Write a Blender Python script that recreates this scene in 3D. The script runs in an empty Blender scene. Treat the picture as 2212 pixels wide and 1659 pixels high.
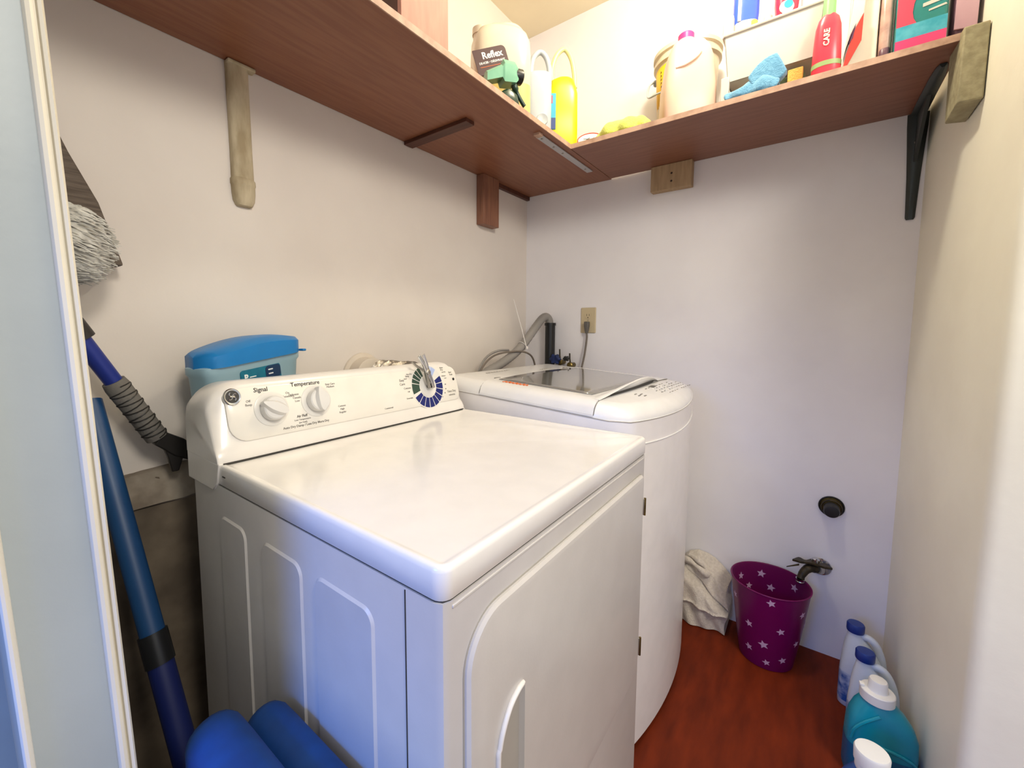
import bpy, bmesh, math, random
from mathutils import Vector, Matrix
random.seed(7)
PI = math.pi
S = bpy.context.scene
COL = S.collection

# ------------------------------------------------------------------ camera
CAM_LOC = Vector((-1.8864, -1.1602, 1.1631))
YAW, PITCH, F = 0.6635, -0.0876, 919.78
cam = bpy.data.cameras.new('camera')
cam.sensor_width = 36.0
cam.lens = F / 2212 * 36.0
cam.shift_x = 74.07 / 2212
cam.shift_y = -41.38 / 2212
cam.clip_start = 0.02
co = bpy.data.objects.new('camera', cam)
COL.objects.link(co)
fw = Vector((math.cos(YAW) * math.cos(PITCH), math.sin(YAW) * math.cos(PITCH), math.sin(PITCH)))
co.location = CAM_LOC
co.rotation_euler = fw.to_track_quat('-Z', 'Y').to_euler()
S.camera = co

# ------------------------------------------------------------------ light and exposure
S.view_settings.view_transform = 'Standard'
S.view_settings.look = 'None'
S.view_settings.gamma = 1.0
S.view_settings.exposure = 0.0
S.view_settings.use_curve_mapping = False
W = bpy.data.worlds.new('world')
S.world = W
W.use_nodes = True
W.node_tree.nodes['Background'].inputs[0].default_value = (0.93, 0.955, 1.0, 1)
W.node_tree.nodes['Background'].inputs[1].default_value = 0.80


def light(name, kind, loc, power, color, size=0.1, size_y=None, aim=None, spread=None):
    l = bpy.data.lights.new(name, kind)
    l.energy = power
    l.color = color
    if kind == 'AREA':
        l.size = size
        if size_y:
            l.shape = 'RECTANGLE'
            l.size_y = size_y
        if spread:
            l.spread = spread
    else:
        l.shadow_soft_size = size
    o = bpy.data.objects.new(name, l)
    o.location = loc
    if aim:
        o.rotation_euler = (Vector(aim) - Vector(loc)).to_track_quat('-Z', 'Z').to_euler()
    COL.objects.link(o)
    return o


# bulb under the closet ceiling, above the shelves
light('closet_bulb', 'POINT', (-0.66, -0.92, 2.40), 21, (1.0, 0.92, 0.74), 0.05)
# lamp of the room behind the viewer, warm white
light('room_lamp', 'AREA', (-1.80, -2.25, 2.35), 27, (1.0, 0.93, 0.80), 0.5, 0.5, aim=(-0.9, -1.2, 1.0))
# blue daylight of a window down the hall, past the end of the left wall
light('hall_window', 'AREA', (-2.95, -0.70, 1.45), 3.5, (0.02, 0.22, 1.0), 0.26, 0.6, aim=(-1.58, -0.70, 0.45), spread=math.radians(70))


# ------------------------------------------------------------------ materials
def lin(h):
    h = h.lstrip('#')
    v = [int(h[i:i + 2], 16) / 255 for i in (0, 2, 4)]
    return tuple((c / 12.92 if c <= 0.04045 else ((c + 0.055) / 1.055) ** 2.4) for c in v) + (1,)


MATS = {}


def mat(name, hexc, rough=0.5, metal=0.0, hex2=None, scale=20.0, stretch=(1, 1, 1), bump=0.0, bscale=60.0,
        alpha=1.0, trans=0.0, spec=0.5, coat=0.0, lo=0.35, hi=0.65, detail=4.0, sheen=0.0, sss=0.0):
    m = bpy.data.materials.new(name)
    m.use_nodes = True
    nt = m.node_tree
    b = nt.nodes['Principled BSDF']
    b.inputs['Base Color'].default_value = lin(hexc)
    b.inputs['Roughness'].default_value = rough
    b.inputs['Metallic'].default_value = metal
    b.inputs['Alpha'].default_value = alpha
    b.inputs['Transmission Weight'].default_value = trans
    b.inputs['Specular IOR Level'].default_value = spec
    b.inputs['Coat Weight'].default_value = coat
    b.inputs['Coat Roughness'].default_value = 0.08
    b.inputs['Sheen Weight'].default_value = sheen
    b.inputs['Subsurface Weight'].default_value = sss
    if sss:
        b.inputs['Subsurface Radius'].default_value = (0.03, 0.03, 0.03)
    tc = nt.nodes.new('ShaderNodeTexCoord')
    mp = nt.nodes.new('ShaderNodeMapping')
    mp.inputs['Scale'].default_value = stretch
    nt.links.new(tc.outputs['Object'], mp.inputs['Vector'])
    # every surface carries a faint procedural unevenness
    n = nt.nodes.new('ShaderNodeTexNoise')
    n.inputs['Scale'].default_value = scale
    n.inputs['Detail'].default_value = detail
    nt.links.new(mp.outputs[0], n.inputs['Vector'])
    r = nt.nodes.new('ShaderNodeValToRGB')
    r.color_ramp.elements[0].position = lo
    r.color_ramp.elements[1].position = hi
    c1 = lin(hexc)
    c2 = lin(hex2) if hex2 else tuple(min(1, c * 0.96) for c in c1[:3]) + (1,)
    r.color_ramp.elements[0].color = c2
    r.color_ramp.elements[1].color = c1
    nt.links.new(n.outputs['Fac'], r.inputs[0])
    nt.links.new(r.outputs[0], b.inputs['Base Color'])
    if bump:
        n2 = nt.nodes.new('ShaderNodeTexNoise')
        n2.inputs['Scale'].default_value = bscale
        n2.inputs['Detail'].default_value = 5
        nt.links.new(mp.outputs[0], n2.inputs['Vector'])
        bp = nt.nodes.new('ShaderNodeBump')
        bp.inputs['Strength'].default_value = bump
        bp.inputs['Distance'].default_value = 0.004
        nt.links.new(n2.outputs['Fac'], bp.inputs['Height'])
        nt.links.new(bp.outputs[0], b.inputs['Normal'])
    MATS[name] = m
    return m


mat('paint_wall', '#E2D9D0', 0.55, hex2='#DBD1C8', scale=3, bump=0.10, bscale=45)
mat('paint_wall_right', '#F0EDEF', 0.5, hex2='#E9E5E8', scale=3, bump=0.08, bscale=45)
mat('paint_front', '#F8F4E4', 0.55, hex2='#F1ECDC', scale=4, bump=0.12, bscale=50)
mat('paint_ceiling', '#F3EACF', 0.8, scale=4)
mat('paint_jamb', '#AEB7B9', 0.45, hex2='#A8B1B3', scale=6, bump=0.06, bscale=80)
mat('paint_trim', '#E6E1D2', 0.4, hex2='#DDD6C4', scale=14, stretch=(1, 1, .2))
mat('paint_hall_daylight', '#8FAAC8', 0.5)  # hall wall, with the blue daylight there put into its colour
mat('concrete', '#786B5B', 0.9, hex2='#574C40', scale=9, bump=0.6, bscale=25)
mat('plaster_ledge', '#A89E90', 0.9, hex2='#75695C', scale=12, bump=0.5, bscale=30)
mat('floor_red', '#74280A', 0.6, spec=0.2, hex2='#5A1C05', scale=7, stretch=(1, 4, 1), bump=0.15, bscale=30, lo=.3, hi=.7)
mat('wood_x', '#8E5B40', 0.42, hex2='#824E36', scale=5, stretch=(1.2, 14, 14), bump=0.06, bscale=14, lo=.38, hi=.6, detail=7)
mat('wood_y', '#8A5A46', 0.42, hex2='#7F503D', scale=5, stretch=(14, 1.2, 14), bump=0.06, bscale=14, lo=.38, hi=.6, detail=7)
mat('wood_edge', '#C7A48E', 0.6, hex2='#A98672', scale=30, bump=0.1, bscale=60, lo=.3, hi=.6)
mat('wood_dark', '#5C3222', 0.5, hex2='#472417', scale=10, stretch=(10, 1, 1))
mat('wood_block', '#93644C', 0.5, hex2='#7C5240', scale=8, stretch=(10, 10, 1))
mat('wood_raw', '#B59A78', 0.7, hex2='#A58B6A', scale=12, stretch=(3, 8, 1), bump=0.2, bscale=40)
mat('wood_grey', '#A29A7C', 0.8, hex2='#8C8468', scale=60, bump=0.3, bscale=90)
mat('wood_pale', '#C9BB9E', 0.7, hex2='#A08F70', scale=30, stretch=(1, 1, .3), bump=0.3, bscale=50)
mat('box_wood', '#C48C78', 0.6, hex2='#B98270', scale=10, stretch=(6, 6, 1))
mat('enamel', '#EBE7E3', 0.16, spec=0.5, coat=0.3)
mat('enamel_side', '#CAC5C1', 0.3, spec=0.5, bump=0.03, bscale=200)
mat('console_plastic', '#E6E1DC', 0.28, coat=0.2)
mat('console_face', '#ECE7DE', 0.2, coat=0.3)
mat('knob_plastic', '#DCDAD8', 0.3)
mat('knob_skirt', '#E2DFDA', 0.25)
mat('gap_dark', '#3A3733', 0.8)
mat('washer_white', '#E9E7E6', 0.2, coat=0.35)
mat('washer_side', '#F0EBE9', 0.28, coat=0.1)
mat('washer_glass', '#807D79', 0.06, coat=0.8, spec=0.6)
mat('grey_print', '#7A7670', 0.6)
mat('print_light', '#A8A29A', 0.6)
mat('print_dark', '#3C3A38', 0.6)
mat('print_navy', '#0A1A68', 0.5)
mat('print_green', '#30483C', 0.5)
mat('print_sky', '#A9B9E2', 0.5)
mat('print_red', '#B8503A', 0.5)
mat('print_orange', '#D4692C', 0.5)
mat('chrome', '#CFCFCF', 0.12, metal=1.0)
mat('steel', '#A9A49C', 0.35, metal=0.9)
mat('zinc', '#B9B7BA', 0.4, metal=0.4)
mat('brass', '#8E7A45', 0.35, metal=0.8, hex2='#5C4E2C', scale=60)
mat('brass_dark', '#4A3F2C', 0.45, metal=0.6, hex2='#2C261B', scale=70)
mat('bracket_paint', '#3A3F3E', 0.4, metal=0.4)
mat('black_plastic', '#151517', 0.35)
mat('black_rubber', '#1B1A1C', 0.5)
mat('grey_hose', '#8A8581', 0.5)
mat('cord_grey', '#5F5B56', 0.5)
mat('cord_taupe', '#6F655C', 0.5)
mat('tie_white', '#E4DFDC', 0.4)
mat('outlet_almond', '#C8B795', 0.35)
mat('outlet_slot', '#3B2F22', 0.6)
mat('valve_blue', '#1B3068', 0.4, hex2='#0C1A40', scale=60)
mat('bin_purple', '#6E0450', 0.3, alpha=0.86, spec=0.4)
mat('star_white', '#C6A3C2', 0.5)
mat('towel', '#D8CEC1', 0.95, hex2='#C8BDB0', scale=120, bump=0.7, bscale=220, sheen=0.3)
mat('bleach_white', '#CBD3DE', 0.4)
mat('cap_navy', '#12307F', 0.4)
mat('label_blue', '#24539B', 0.5, hex2='#B8C6DA', scale=40)
mat('teal_bottle', '#108FA6', 0.28, hex2='#0C8298', scale=12)
mat('teal_deep', '#0A5C86', 0.35)
mat('navy_bottle', '#0E4A92', 0.35)
mat('cap_white', '#E8E6E2', 0.4)
mat('lid_blue', '#0E78BE', 0.4)
mat('tub_blue', '#9FBECB', 0.35, hex2='#93B3C1', scale=8)
mat('label_teal', '#0B5C7E', 0.4, hex2='#0F7C90', scale=30)
mat('label_night', '#0A3156', 0.4)
mat('white_ink', '#F0F2F2', 0.5)
mat('shaft_blue', '#1C2F86', 0.4, metal=0.2)
mat('foam_grey', '#6C6863', 0.85, bump=0.3, bscale=150)
mat('scraper_black', '#24211F', 0.45)
mat('bristle', '#D0CEC8', 0.9, hex2='#A5A29B', scale=60)
mat('brush_brown', '#6F6257', 0.8, hex2='#554A41', scale=20, stretch=(1, 1, 12), bump=0.4, bscale=60)
mat('pole_blue', '#103F6E', 0.45)
mat('pole_navy', '#0D1B58', 0.5)
mat('foam_blue', '#093F80', 0.6, hex2='#073670', scale=20)
mat('foil', '#B8B0A6', 0.35, metal=0.7, hex2='#7F776E', scale=40, bump=0.6, bscale=60)
mat('vent_white', '#CFC3B4', 0.6)
mat('jug_clear', '#DFD6BF', 0.25, alpha=0.9, sss=0.2)
mat('liquid_tan', '#E3C878', 0.3)
mat('tag_brown', '#4A2C2C', 0.5)
mat('trigger_green', '#7DB89A', 0.3, hex2='#6BA88A', scale=20)
mat('bottle_green', '#1E3A2C', 0.3)
mat('jug_white', '#C0C8CE', 0.35)
mat('liquid_yellow', '#DAD812', 0.3, hex2='#D6D00A', scale=6, sss=0.2)
mat('jug_lime', '#F1F0A8', 0.3, alpha=0.85)
mat('label_cyan', '#2FA8C8', 0.5)
mat('label_indigo', '#233C7E', 0.5)
mat('label_pink', '#E2506A', 0.5)
mat('red_plastic', '#D8452F', 0.4)
mat('paper', '#F3EFE4', 0.7)
mat('cloth_lime', '#D9E06A', 0.95, hex2='#C9D258', scale=90, bump=0.7, bscale=250, sheen=0.4)
mat('bucket_cream', '#DFD3B8', 0.35)
mat('label_yellow', '#F5C52A', 0.5)
mat('jug_pink', '#E6C5B0', 0.35, hex2='#E2BFA8', scale=5)
mat('cap_magenta', '#EE3C84', 0.35)
mat('tray_white', '#CFCAC0', 0.4)
mat('tray_pink', '#D9A9BC', 0.5)
mat('cloth_blue', '#6FA9CC', 0.95, hex2='#5C97BC', scale=90, bump=0.7, bscale=250, sheen=0.4)
mat('sponge_yellow', '#EDB35A', 0.9, bump=0.6, bscale=200)
mat('sponge_green', '#8DA98A', 0.95, bump=0.6, bscale=200)
mat('rag_red', '#B41C3C', 0.9)
mat('bottle_royal', '#4063E0', 0.3)
mat('bottle_red', '#E8304E', 0.3)
mat('bottle_coral', '#EE4A5A', 0.28, hex2='#E83A4C', scale=6)
mat('band_green', '#97AE72', 0.4)
mat('cap_green', '#8CCB80', 0.35)
mat('carton_cream', '#F3EDD8', 0.5)
mat('pack_red', '#D83A30', 0.4)
mat('pack_purple', '#5A3450', 0.4)
mat('pack_silver', '#D7D2C8', 0.35)
mat('bag_clear_pink', '#DCB8A8', 0.3, hex2='#B89488', scale=30)
mat('bag_teal', '#2C8C90', 0.35, hex2='#2A7C74', scale=14)
mat('bag_aqua', '#38A0B8', 0.35, hex2='#5CB8CC', scale=40)
mat('bag_pink', '#EE4C64', 0.35)
mat('bag_magenta', '#E2467C', 0.35)
mat('bag_mauve', '#C4A0AC', 0.4, hex2='#B48F9C', scale=10)
mat('bag_plum', '#6C4A58', 0.4)
mat('screw', '#3A2E28', 0.5, metal=0.5)
mat('lamp_socket', '#EDE8DA', 0.5)


# ------------------------------------------------------------------ geometry helpers
class MB:
    def __init__(self):
        self.bm = bmesh.new()

    def box(self, x0, x1, y0, y1, z0, z1, mx=None):
        vs = [self.bm.verts.new(Vector(c)) for c in
              [(x0, y0, z0), (x1, y0, z0), (x1, y1, z0), (x0, y1, z0), (x0, y0, z1), (x1, y0, z1), (x1, y1, z1), (x0, y1, z1)]]
        for f in [(0, 3, 2, 1), (4, 5, 6, 7), (0, 1, 5, 4), (1, 2, 6, 5), (2, 3, 7, 6), (3, 0, 4, 7)]:
            self.bm.faces.new([vs[i] for i in f])
        if mx:
            for v in vs:
                v.co = mx @ v.co
        return self

    def rings(self, rings, closed=True, cap0=True, cap1=True, wrap=False):
        R = [[self.bm.verts.new(Vector(p)) for p in r] for r in rings]
        n = len(R[0])
        m = len(R)
        for i in range(m if wrap else m - 1):
            a, b = R[i], R[(i + 1) % m]
            for j in range(n if closed else n - 1):
                k = (j + 1) % n
                self.bm.faces.new([a[j], a[k], b[k], b[j]])
        if closed and not wrap:
            if cap0:
                self.bm.faces.new(list(reversed(R[0])))
            if cap1:
                self.bm.faces.new(R[-1])
        return self

    def tube(self, pts, r, n=12, cap=True, wrap=False):
        pts = [Vector(p) for p in pts]
        rs = r if isinstance(r, (list, tuple)) else [r] * len(pts)
        rings = []
        up = None
        m = len(pts)
        for i, p in enumerate(pts):
            if wrap:
                t = pts[(i + 1) % m] - pts[i - 1]
            else:
                t = pts[min(i + 1, m - 1)] - pts[max(i - 1, 0)]
            t.normalize()
            if up is None:
                up = t.orthogonal().normalized()
            up = (up - t * up.dot(t)).normalized()
            s = t.cross(up)
            rings.append([p + (up * math.cos(2 * PI * k / n) + s * math.sin(2 * PI * k / n)) * rs[i] for k in range(n)])
        return self.rings(rings, cap0=cap, cap1=cap, wrap=wrap)

    def lathe(self, prof, c=(0, 0, 0), mx=None, n=32, cap=True):
        c = Vector(c)
        rings = []
        for r, z in prof:
            ring = []
            for k in range(n):
                p = Vector((max(r, 1e-5) * math.cos(2 * PI * k / n), max(r, 1e-5) * math.sin(2 * PI * k / n), z))
                if mx:
                    p = mx @ p
                ring.append(p + c)
            rings.append(ring)
        return self.rings(rings, cap0=cap, cap1=cap)

    def prism(self, poly, f0, f1):
        """poly: 2-D points; f0,f1 map (u,v)->3-D for the two faces"""
        return self.rings([[f0(u, v) for u, v in poly], [f1(u, v) for u, v in poly]])

    def grid(self, nu, nv, f):
        V = [[self.bm.verts.new(Vector(f(i / nu, j / nv))) for j in range(nv + 1)] for i in range(nu + 1)]
        for i in range(nu):
            for j in range(nv):
                self.bm.faces.new([V[i][j], V[i + 1][j], V[i + 1][j + 1], V[i][j + 1]])
        return self

    def mesh(self, name):
        bmesh.ops.recalc_face_normals(self.bm, faces=self.bm.faces[:])
        me = bpy.data.meshes.new(name)
        self.bm.to_mesh(me)
        self.bm.free()
        return me


def root_of(o):
    while o.parent:
        o = o.parent
    return o


def finish(me, m, smooth=35):
    me.materials.append(MATS[m] if isinstance(m, str) else m)
    if smooth:
        for p in me.polygons:
            p.use_smooth = True
        me.set_sharp_from_angle(angle=math.radians(smooth))


def obj(name, mb, m, parent=None, bevel=0.0, seg=2, solid=0.0, sub=0, smooth=35, local=False, label=None):
    me = mb if isinstance(mb, bpy.types.Mesh) else mb.mesh(name)
    if not me.materials:
        finish(me, m, smooth)
    o = bpy.data.objects.new(name, me)
    COL.objects.link(o)
    if parent:
        if not local:
            r = root_of(parent)
            mx = Matrix.Translation(r.location) @ r.rotation_euler.to_matrix().to_4x4()
            me.transform(mx.inverted())
        o.parent = parent
    if solid:
        md = o.modifiers.new('solid', 'SOLIDIFY')
        md.thickness = solid
        md.offset = 0
    if bevel:
        md = o.modifiers.new('bevel', 'BEVEL')
        md.width = bevel
        md.segments = seg
        md.limit_method = 'ANGLE'
        md.angle_limit = math.radians(40)
    if sub:
        md = o.modifiers.new('sub', 'SUBSURF')
        md.levels = sub
        md.render_levels = sub
    if label:
        o['label'] = label
    return o


def thing(name, label, cat, loc=(0, 0, 0), rotz=0.0, group=None):
    o = bpy.data.objects.new(name, None)
    o.empty_display_size = 0.05
    COL.objects.link(o)
    o.location = loc
    o.rotation_euler = (0, 0, rotz)
    o['label'] = label
    o['category'] = cat
    if group:
        o['group'] = group
    return o


def solo(name, mb, m, label, cat, group=None, **kw):
    """a thing that is one mesh; its origin is moved to its base"""
    o = obj(name, mb, m, **kw)
    xs = [v.co for v in o.data.vertices]
    c = Vector(((min(v.x for v in xs) + max(v.x for v in xs)) / 2, (min(v.y for v in xs) + max(v.y for v in xs)) / 2, min(v.z for v in xs)))
    o.data.transform(Matrix.Translation(-c))
    o.location = c
    o['label'] = label
    o['category'] = cat
    if group:
        o['group'] = group
    return o


def struct(name, mb, m, label=None, **kw):
    o = obj(name, mb, m, **kw)
    o['kind'] = 'structure'
    if label:
        o['label'] = label
    return o


def apply_boolean(o, cutter_mb):
    c = obj('cutter', cutter_mb, 'gap_dark', smooth=0)
    md = o.modifiers.new('cut', 'BOOLEAN')
    md.object = c
    md.operation = 'DIFFERENCE'
    md.solver = 'EXACT'
    bpy.context.view_layer.update()
    dg = bpy.context.evaluated_depsgraph_get()
    me = bpy.data.meshes.new_from_object(o.evaluated_get(dg))
    o.modifiers.clear()
    o.data = me
    bpy.data.objects.remove(c)


def sup(w, d, n, z, ox=0.0, oy=0.0, k=36):
    """super-ellipse ring of full width w, depth d"""
    out = []
    for i in range(k):
        t = 2 * PI * (i + .5) / k
        c, s = math.cos(t), math.sin(t)
        out.append((ox + math.copysign(abs(c) ** (2 / n), c) * w / 2, oy + math.copysign(abs(s) ** (2 / n), s) * d / 2, z))
    return out


def rrect(w, h, r, k=6, cx=0.0, cy=0.0, rs=None):
    """rounded rectangle outline; rs = radii for (+,+), (-,+), (-,-), (+,-) corners"""
    rs = rs or [r] * 4
    out = []
    for (sx, sy, a0), rr in zip([(1, 1, 0), (-1, 1, 90), (-1, -1, 180), (1, -1, 270)], rs):
        for i in range(k + 1):
            a = math.radians(a0 + 90 * i / k)
            out.append((cx + sx * (w / 2 - rr) + rr * math.cos(a), cy + sy * (h / 2 - rr) + rr * math.sin(a)))
    return out


def text_mesh(txt, size, extrude=0.0004, spacing=1.0, bold=0.0, shear=0.0):
    c = bpy.data.curves.new('text', 'FONT')
    c.body = txt
    c.size = size
    c.extrude = extrude
    c.align_x = 'CENTER'
    c.align_y = 'CENTER'
    c.space_character = spacing
    c.offset = bold
    c.shear = shear
    c.resolution_u = 2
    t = bpy.data.objects.new('text', c)
    COL.objects.link(t)
    bpy.context.view_layer.update()
    me = bpy.data.meshes.new_from_object(t.evaluated_get(bpy.context.evaluated_depsgraph_get()))
    bpy.data.objects.remove(t)
    bpy.data.curves.remove(c)
    return me


def frame(origin, xdir, ydir):
    x = Vector(xdir).normalized()
    y = (Vector(ydir) - x * Vector(ydir).dot(x)).normalized()
    z = x.cross(y)
    m = Matrix((x, y, z)).transposed().to_4x4()
    m.translation = Vector(origin)
    return m


def letters(items, mx, m, parent, name='lettering', local=False):
    """items: (text, u, v, size, rotation degrees); one mesh"""
    bm = bmesh.new()
    for it in items:
        txt, u, v, size = it[:4]
        rot = math.radians(it[4]) if len(it) > 4 else 0
        me = text_mesh(txt, size, bold=it[5] if len(it) > 5 else 0.0)
        me.transform(mx @ Matrix.Translation((u, v, 0.0005)) @ Matrix.Rotation(rot, 4, 'Z'))
        bm.from_mesh(me)
        bpy.data.meshes.remove(me)
    me = bpy.data.meshes.new(name)
    bm.to_mesh(me)
    bm.free()
    return obj(name, me, m, parent, smooth=0, local=local)


def spline(pts, n=8):
    """Catmull-Rom through pts"""
    P = [Vector(p) for p in pts]
    P = [2 * P[0] - P[1]] + P + [2 * P[-1] - P[-2]]
    out = []
    for i in range(1, len(P) - 2):
        for k in range(n):
            t = k / n
            a, b, c, d = P[i - 1], P[i], P[i + 1], P[i + 2]
            out.append(0.5 * ((2 * b) + (c - a) * t + (2 * a - 5 * b + 4 * c - d) * t * t + (3 * b - a - 3 * c + d) * t ** 3))
    out.append(P[-2])
    return out


ZS = 1.810          # underside of the shelves
ZT = 1.826          # top of the shelves
YA = -0.4352        # front edge of the long shelf
XB = -0.4087        # front edge of the right-hand shelf
ZC = 2.56           # ceiling


def yc(x):          # the slightly skewed front return wall
    return -1.405 + 0.06 * x


# ================================================================== THE SETTING
struct('floor', MB().box(-5.0, 0.1, -4.0, 0.1, -0.06, 0.0), 'floor_red')
struct('ceiling', MB().box(-1.95, 0.1, -1.62, 0.1, ZC, ZC + 0.06), 'paint_ceiling')
# wall behind the machines, above the concrete foot
struct('wall_back', MB().box(-2.0, 0.1, 0.0, 0.08, 0.835, ZC), 'paint_wall')
struct('wall_right', MB().box(0.0, 0.08, -1.48, 0.0, 0.0, ZC), 'paint_wall_right')
# concrete footing with a crumbly sloping top
random.seed(3)
f = MB()
prof = [(0.08, 0.0), (0.08, 0.85), (0.0, 0.84), (-0.028, 0.826), (-0.045, 0.790), (-0.05, 0.76), (-0.05, 0.0)]
xs = [-2.0 + i * 0.04 for i in range(51)]
f.rings([[(x, y + (random.uniform(-.004, .004) if 1 < i < 6 else 0), z + (random.uniform(-.005, .005) if 2 <= i < 6 else 0)) for i, (y, z) in enumerate(prof)] for x in xs])
struct('wall_foundation', f, 'concrete', label='rough grey concrete footing below the back wall')
f = MB()
prof = [(0.0, 0.834), (0.0, 0.845), (-0.02, 0.842), (-0.046, 0.806), (-0.054, 0.780), (-0.048, 0.776)]
f.rings([[(x, y + random.uniform(-.003, .003), z + random.uniform(-.004, .004)) for y, z in prof] for x in xs])
struct('trim_3', f, 'plaster_ledge', label='crumbling pale mortar ledge on top of the concrete footing')
# front return wall with rounded outside corner, and its face towards the hall
poly = []
x1, rr = -0.655, 0.022
for i in range(9):
    a = math.radians(90 + 90 * i / 8)
    poly.append((x1 + rr + rr * math.cos(a), yc(x1) - rr + rr * math.sin(a)))
poly = [(0.08, yc(0.08))] + poly + [(x1, -3.2), (x1 + 0.12, -3.2), (x1 + 0.12, yc(x1) - 0.12), (0.08, yc(0.08) - 0.12)]
struct('wall_front', MB().prism(poly, lambda u, v: (u, v, 0.0), lambda u, v: (u, v, ZC)), 'paint_front')


# end of the left partition with the painted corner beads
def lw(x, z, k=0.0316):       # it leans a little
    return x - k * (z - 1.12)


f = MB()
Y0 = -0.58
f.rings([[(lw(-1.8045, z), Y0, z), (lw(-1.804, z), 0.0, z), (lw(-1.868, z), 0.0, z), (lw(-1.866, z), Y0, z)] for z in (0.0, ZC)])
struct('wall_left', f, 'paint_jamb', label='end of the left partition, painted pale grey')
f = MB()
bead = [(-1.8055, 0.004), (-1.8055, -0.006), (-1.8045, -0.010), (-1.8015, -0.0115), (-1.7985, -0.010), (-1.7980, -0.006),
        (-1.7970, -0.006), (-1.7960, -0.0105), (-1.7935, -0.012), (-1.7915, -0.009), (-1.791, -0.004), (-1.791, 0.03)]
f.rings([[(lw(x, z), Y0 + y, z) for x, y in bead] + [(lw(-1.8055, z), Y0 + 0.03, z)] for z in (0.0, ZC)])
struct('trim_1', f, 'paint_trim', label='cream grooved bead along the right edge of the partition end')
f = MB()
bead2 = [(-1.8645, -0.001), (-1.8655, -0.004), (-1.868, -0.006), (-1.8705, -0.005), (-1.8720, -0.001), (-1.8720, 0.006), (-1.8645, 0.006)]
f.rings([[(lw(x, z), Y0 + y, z) for x, y in bead2] for z in (0.0, ZC)])
struct('trim_2', f, 'paint_trim', label='white bead along the left edge of the partition end')
# wall of the hall on the far side of the partition
struct('wall_hall', MB().box(-3.2, -1.835, -0.07, 0.08, 0.0, ZC), 'paint_hall_daylight', label='wall of the hall to the left of the partition')

# ================================================================== SHELVES
s = thing('long_shelf', 'long reddish-brown wooden shelf across the back wall above the dryer', 'shelf', (-0.9, -0.2, ZS))
obj('board', MB().box(-1.80, -0.002, YA + 0.003, -0.002, ZS, ZT), 'wood_x', s)
obj('edge_band', MB().box(-1.80, XB, YA, YA + 0.003, ZS, ZT), 'wood_edge', s, label='pale raw front edge, its colour lightened for the light on it')  # raw wood, made paler still for the light the edge catches
obj('batten', MB().box(-0.825, -0.785, -0.285, -0.004, ZS - 0.012, ZS), 'wood_dark', s, bevel=.001, label='dark cross batten under the board')
obj('cleat', MB().box(-0.345, -0.004, -0.018, -0.001, ZS - 0.018, ZS), 'wood_dark', s, bevel=.001, label='dark strip along the wall by the corner')
s = thing('side_shelf', 'shorter reddish-brown wooden shelf along the right-hand wall above the washer', 'shelf', (-0.2, -0.9, ZS))
f = MB().box(XB + 0.003, -0.014, -0.61, YA, ZS, ZT)
f.box(XB + 0.003, -0.002, -1.398, -0.61, ZS, ZT)
obj('board', f, 'wood_y', s)
obj('edge_band', MB().box(XB, XB + 0.003, -1.398, YA, ZS, ZT), 'wood_edge', s, label='pale raw front edge, its colour lightened for the light on it')  # raw wood again, with the light on the edge in its colour

p = thing('mending_plate', 'white metal mending plate screwed under the joint of the two shelves', 'bracket', (-0.365, -0.398, ZS - 0.004))
obj('plate', MB().box(-0.575, -0.155, -0.411, -0.386, ZS - 0.0045, ZS - 0.0005), 'zinc', p, bevel=.0008)
for x in (-0.555, -0.47, -0.40, -0.20):
    obj('screw', MB().lathe([(0.004, -0.0015), (0.0035, 0), (0, 0)], (x, -0.398, ZS - 0.0045), n=12), 'steel', p)
solo('wood_sliver', MB().box(-0.60, -0.576, -0.414, -0.392, ZS - 0.008, ZS), 'wood_edge', 'tiny wood offcut under the shelf at the end of the mending plate', 'wood')

# old pale bracket leg on the back wall
f = MB()
ring = []
prof = [(1.808, .026, .020), (1.79, .0255, .020), (1.60, .0255, .019), (1.537, .026, .019), (1.533, .0285, .022), (1.522, .0290, .023), (1.518, .0275, .021), (1.50, .0270, .021), (1.482, .0250, .019), (1.471, .0200, .014), (1.468, .016, .008)]
for z, w, d in prof:
    cx = -1.378 + (1.80 - z) * 0.012
    ring.append([(cx + w * math.cos(PI * i / 12), -0.001 - d * math.sin(PI * i / 12) ** .4, z) for i in range(13)])
b = thing('shelf_support', 'pale painted wooden shelf support with rounded knob end, left on the back wall', 'bracket', (-1.378, -0.01, 1.47))
f.rings(ring)
obj('post', f, 'wood_pale', b)
obj('flange', MB().box(-1.404, -1.338, -0.024, -0.001, 1.800, 1.8095), 'wood_pale', b, bevel=.003)
solo('shelf_block', MB().box(-0.412, -0.300, -0.040, -0.001, 1.603, 1.8095), 'wood_block', 'reddish-brown vertical wood block under the long shelf near the corner', 'block', bevel=.002)
b = thing('shelf_block', 'square raw wood block on the right-hand wall with two screws', 'block', (-0.02, -0.687, 1.712))
obj('block', MB().box(-0.040, -0.001, -0.763, -0.611, 1.712, 1.8095), 'wood_raw', b, bevel=.0015)
for z in (1.742, 1.772):
    obj('screw', MB().lathe([(0.004, 0), (0.003, .001), (0, .001)], (-0.040, -0.69, z), mx=Matrix.Rotation(-PI / 2, 4, 'Y'), n=12), 'screw', b)
f = MB()
f.rings([[(-0.432, yc(-.43) + .001, z), (-0.432, -1.390, z), (-0.33 if z > 1.7 else -0.345, -1.386, z), (-0.33, yc(-.33) + .001, z)] for z in (1.665, 1.826)])
for v in f.bm.verts:
    if v.co.z < 1.7 and v.co.x > -0.4:
        v.co.z -= 0.014
solo('shelf_block', f, 'wood_grey', 'greyish rough wood block on the front wall holding the shelf end', 'block', bevel=.003)

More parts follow.
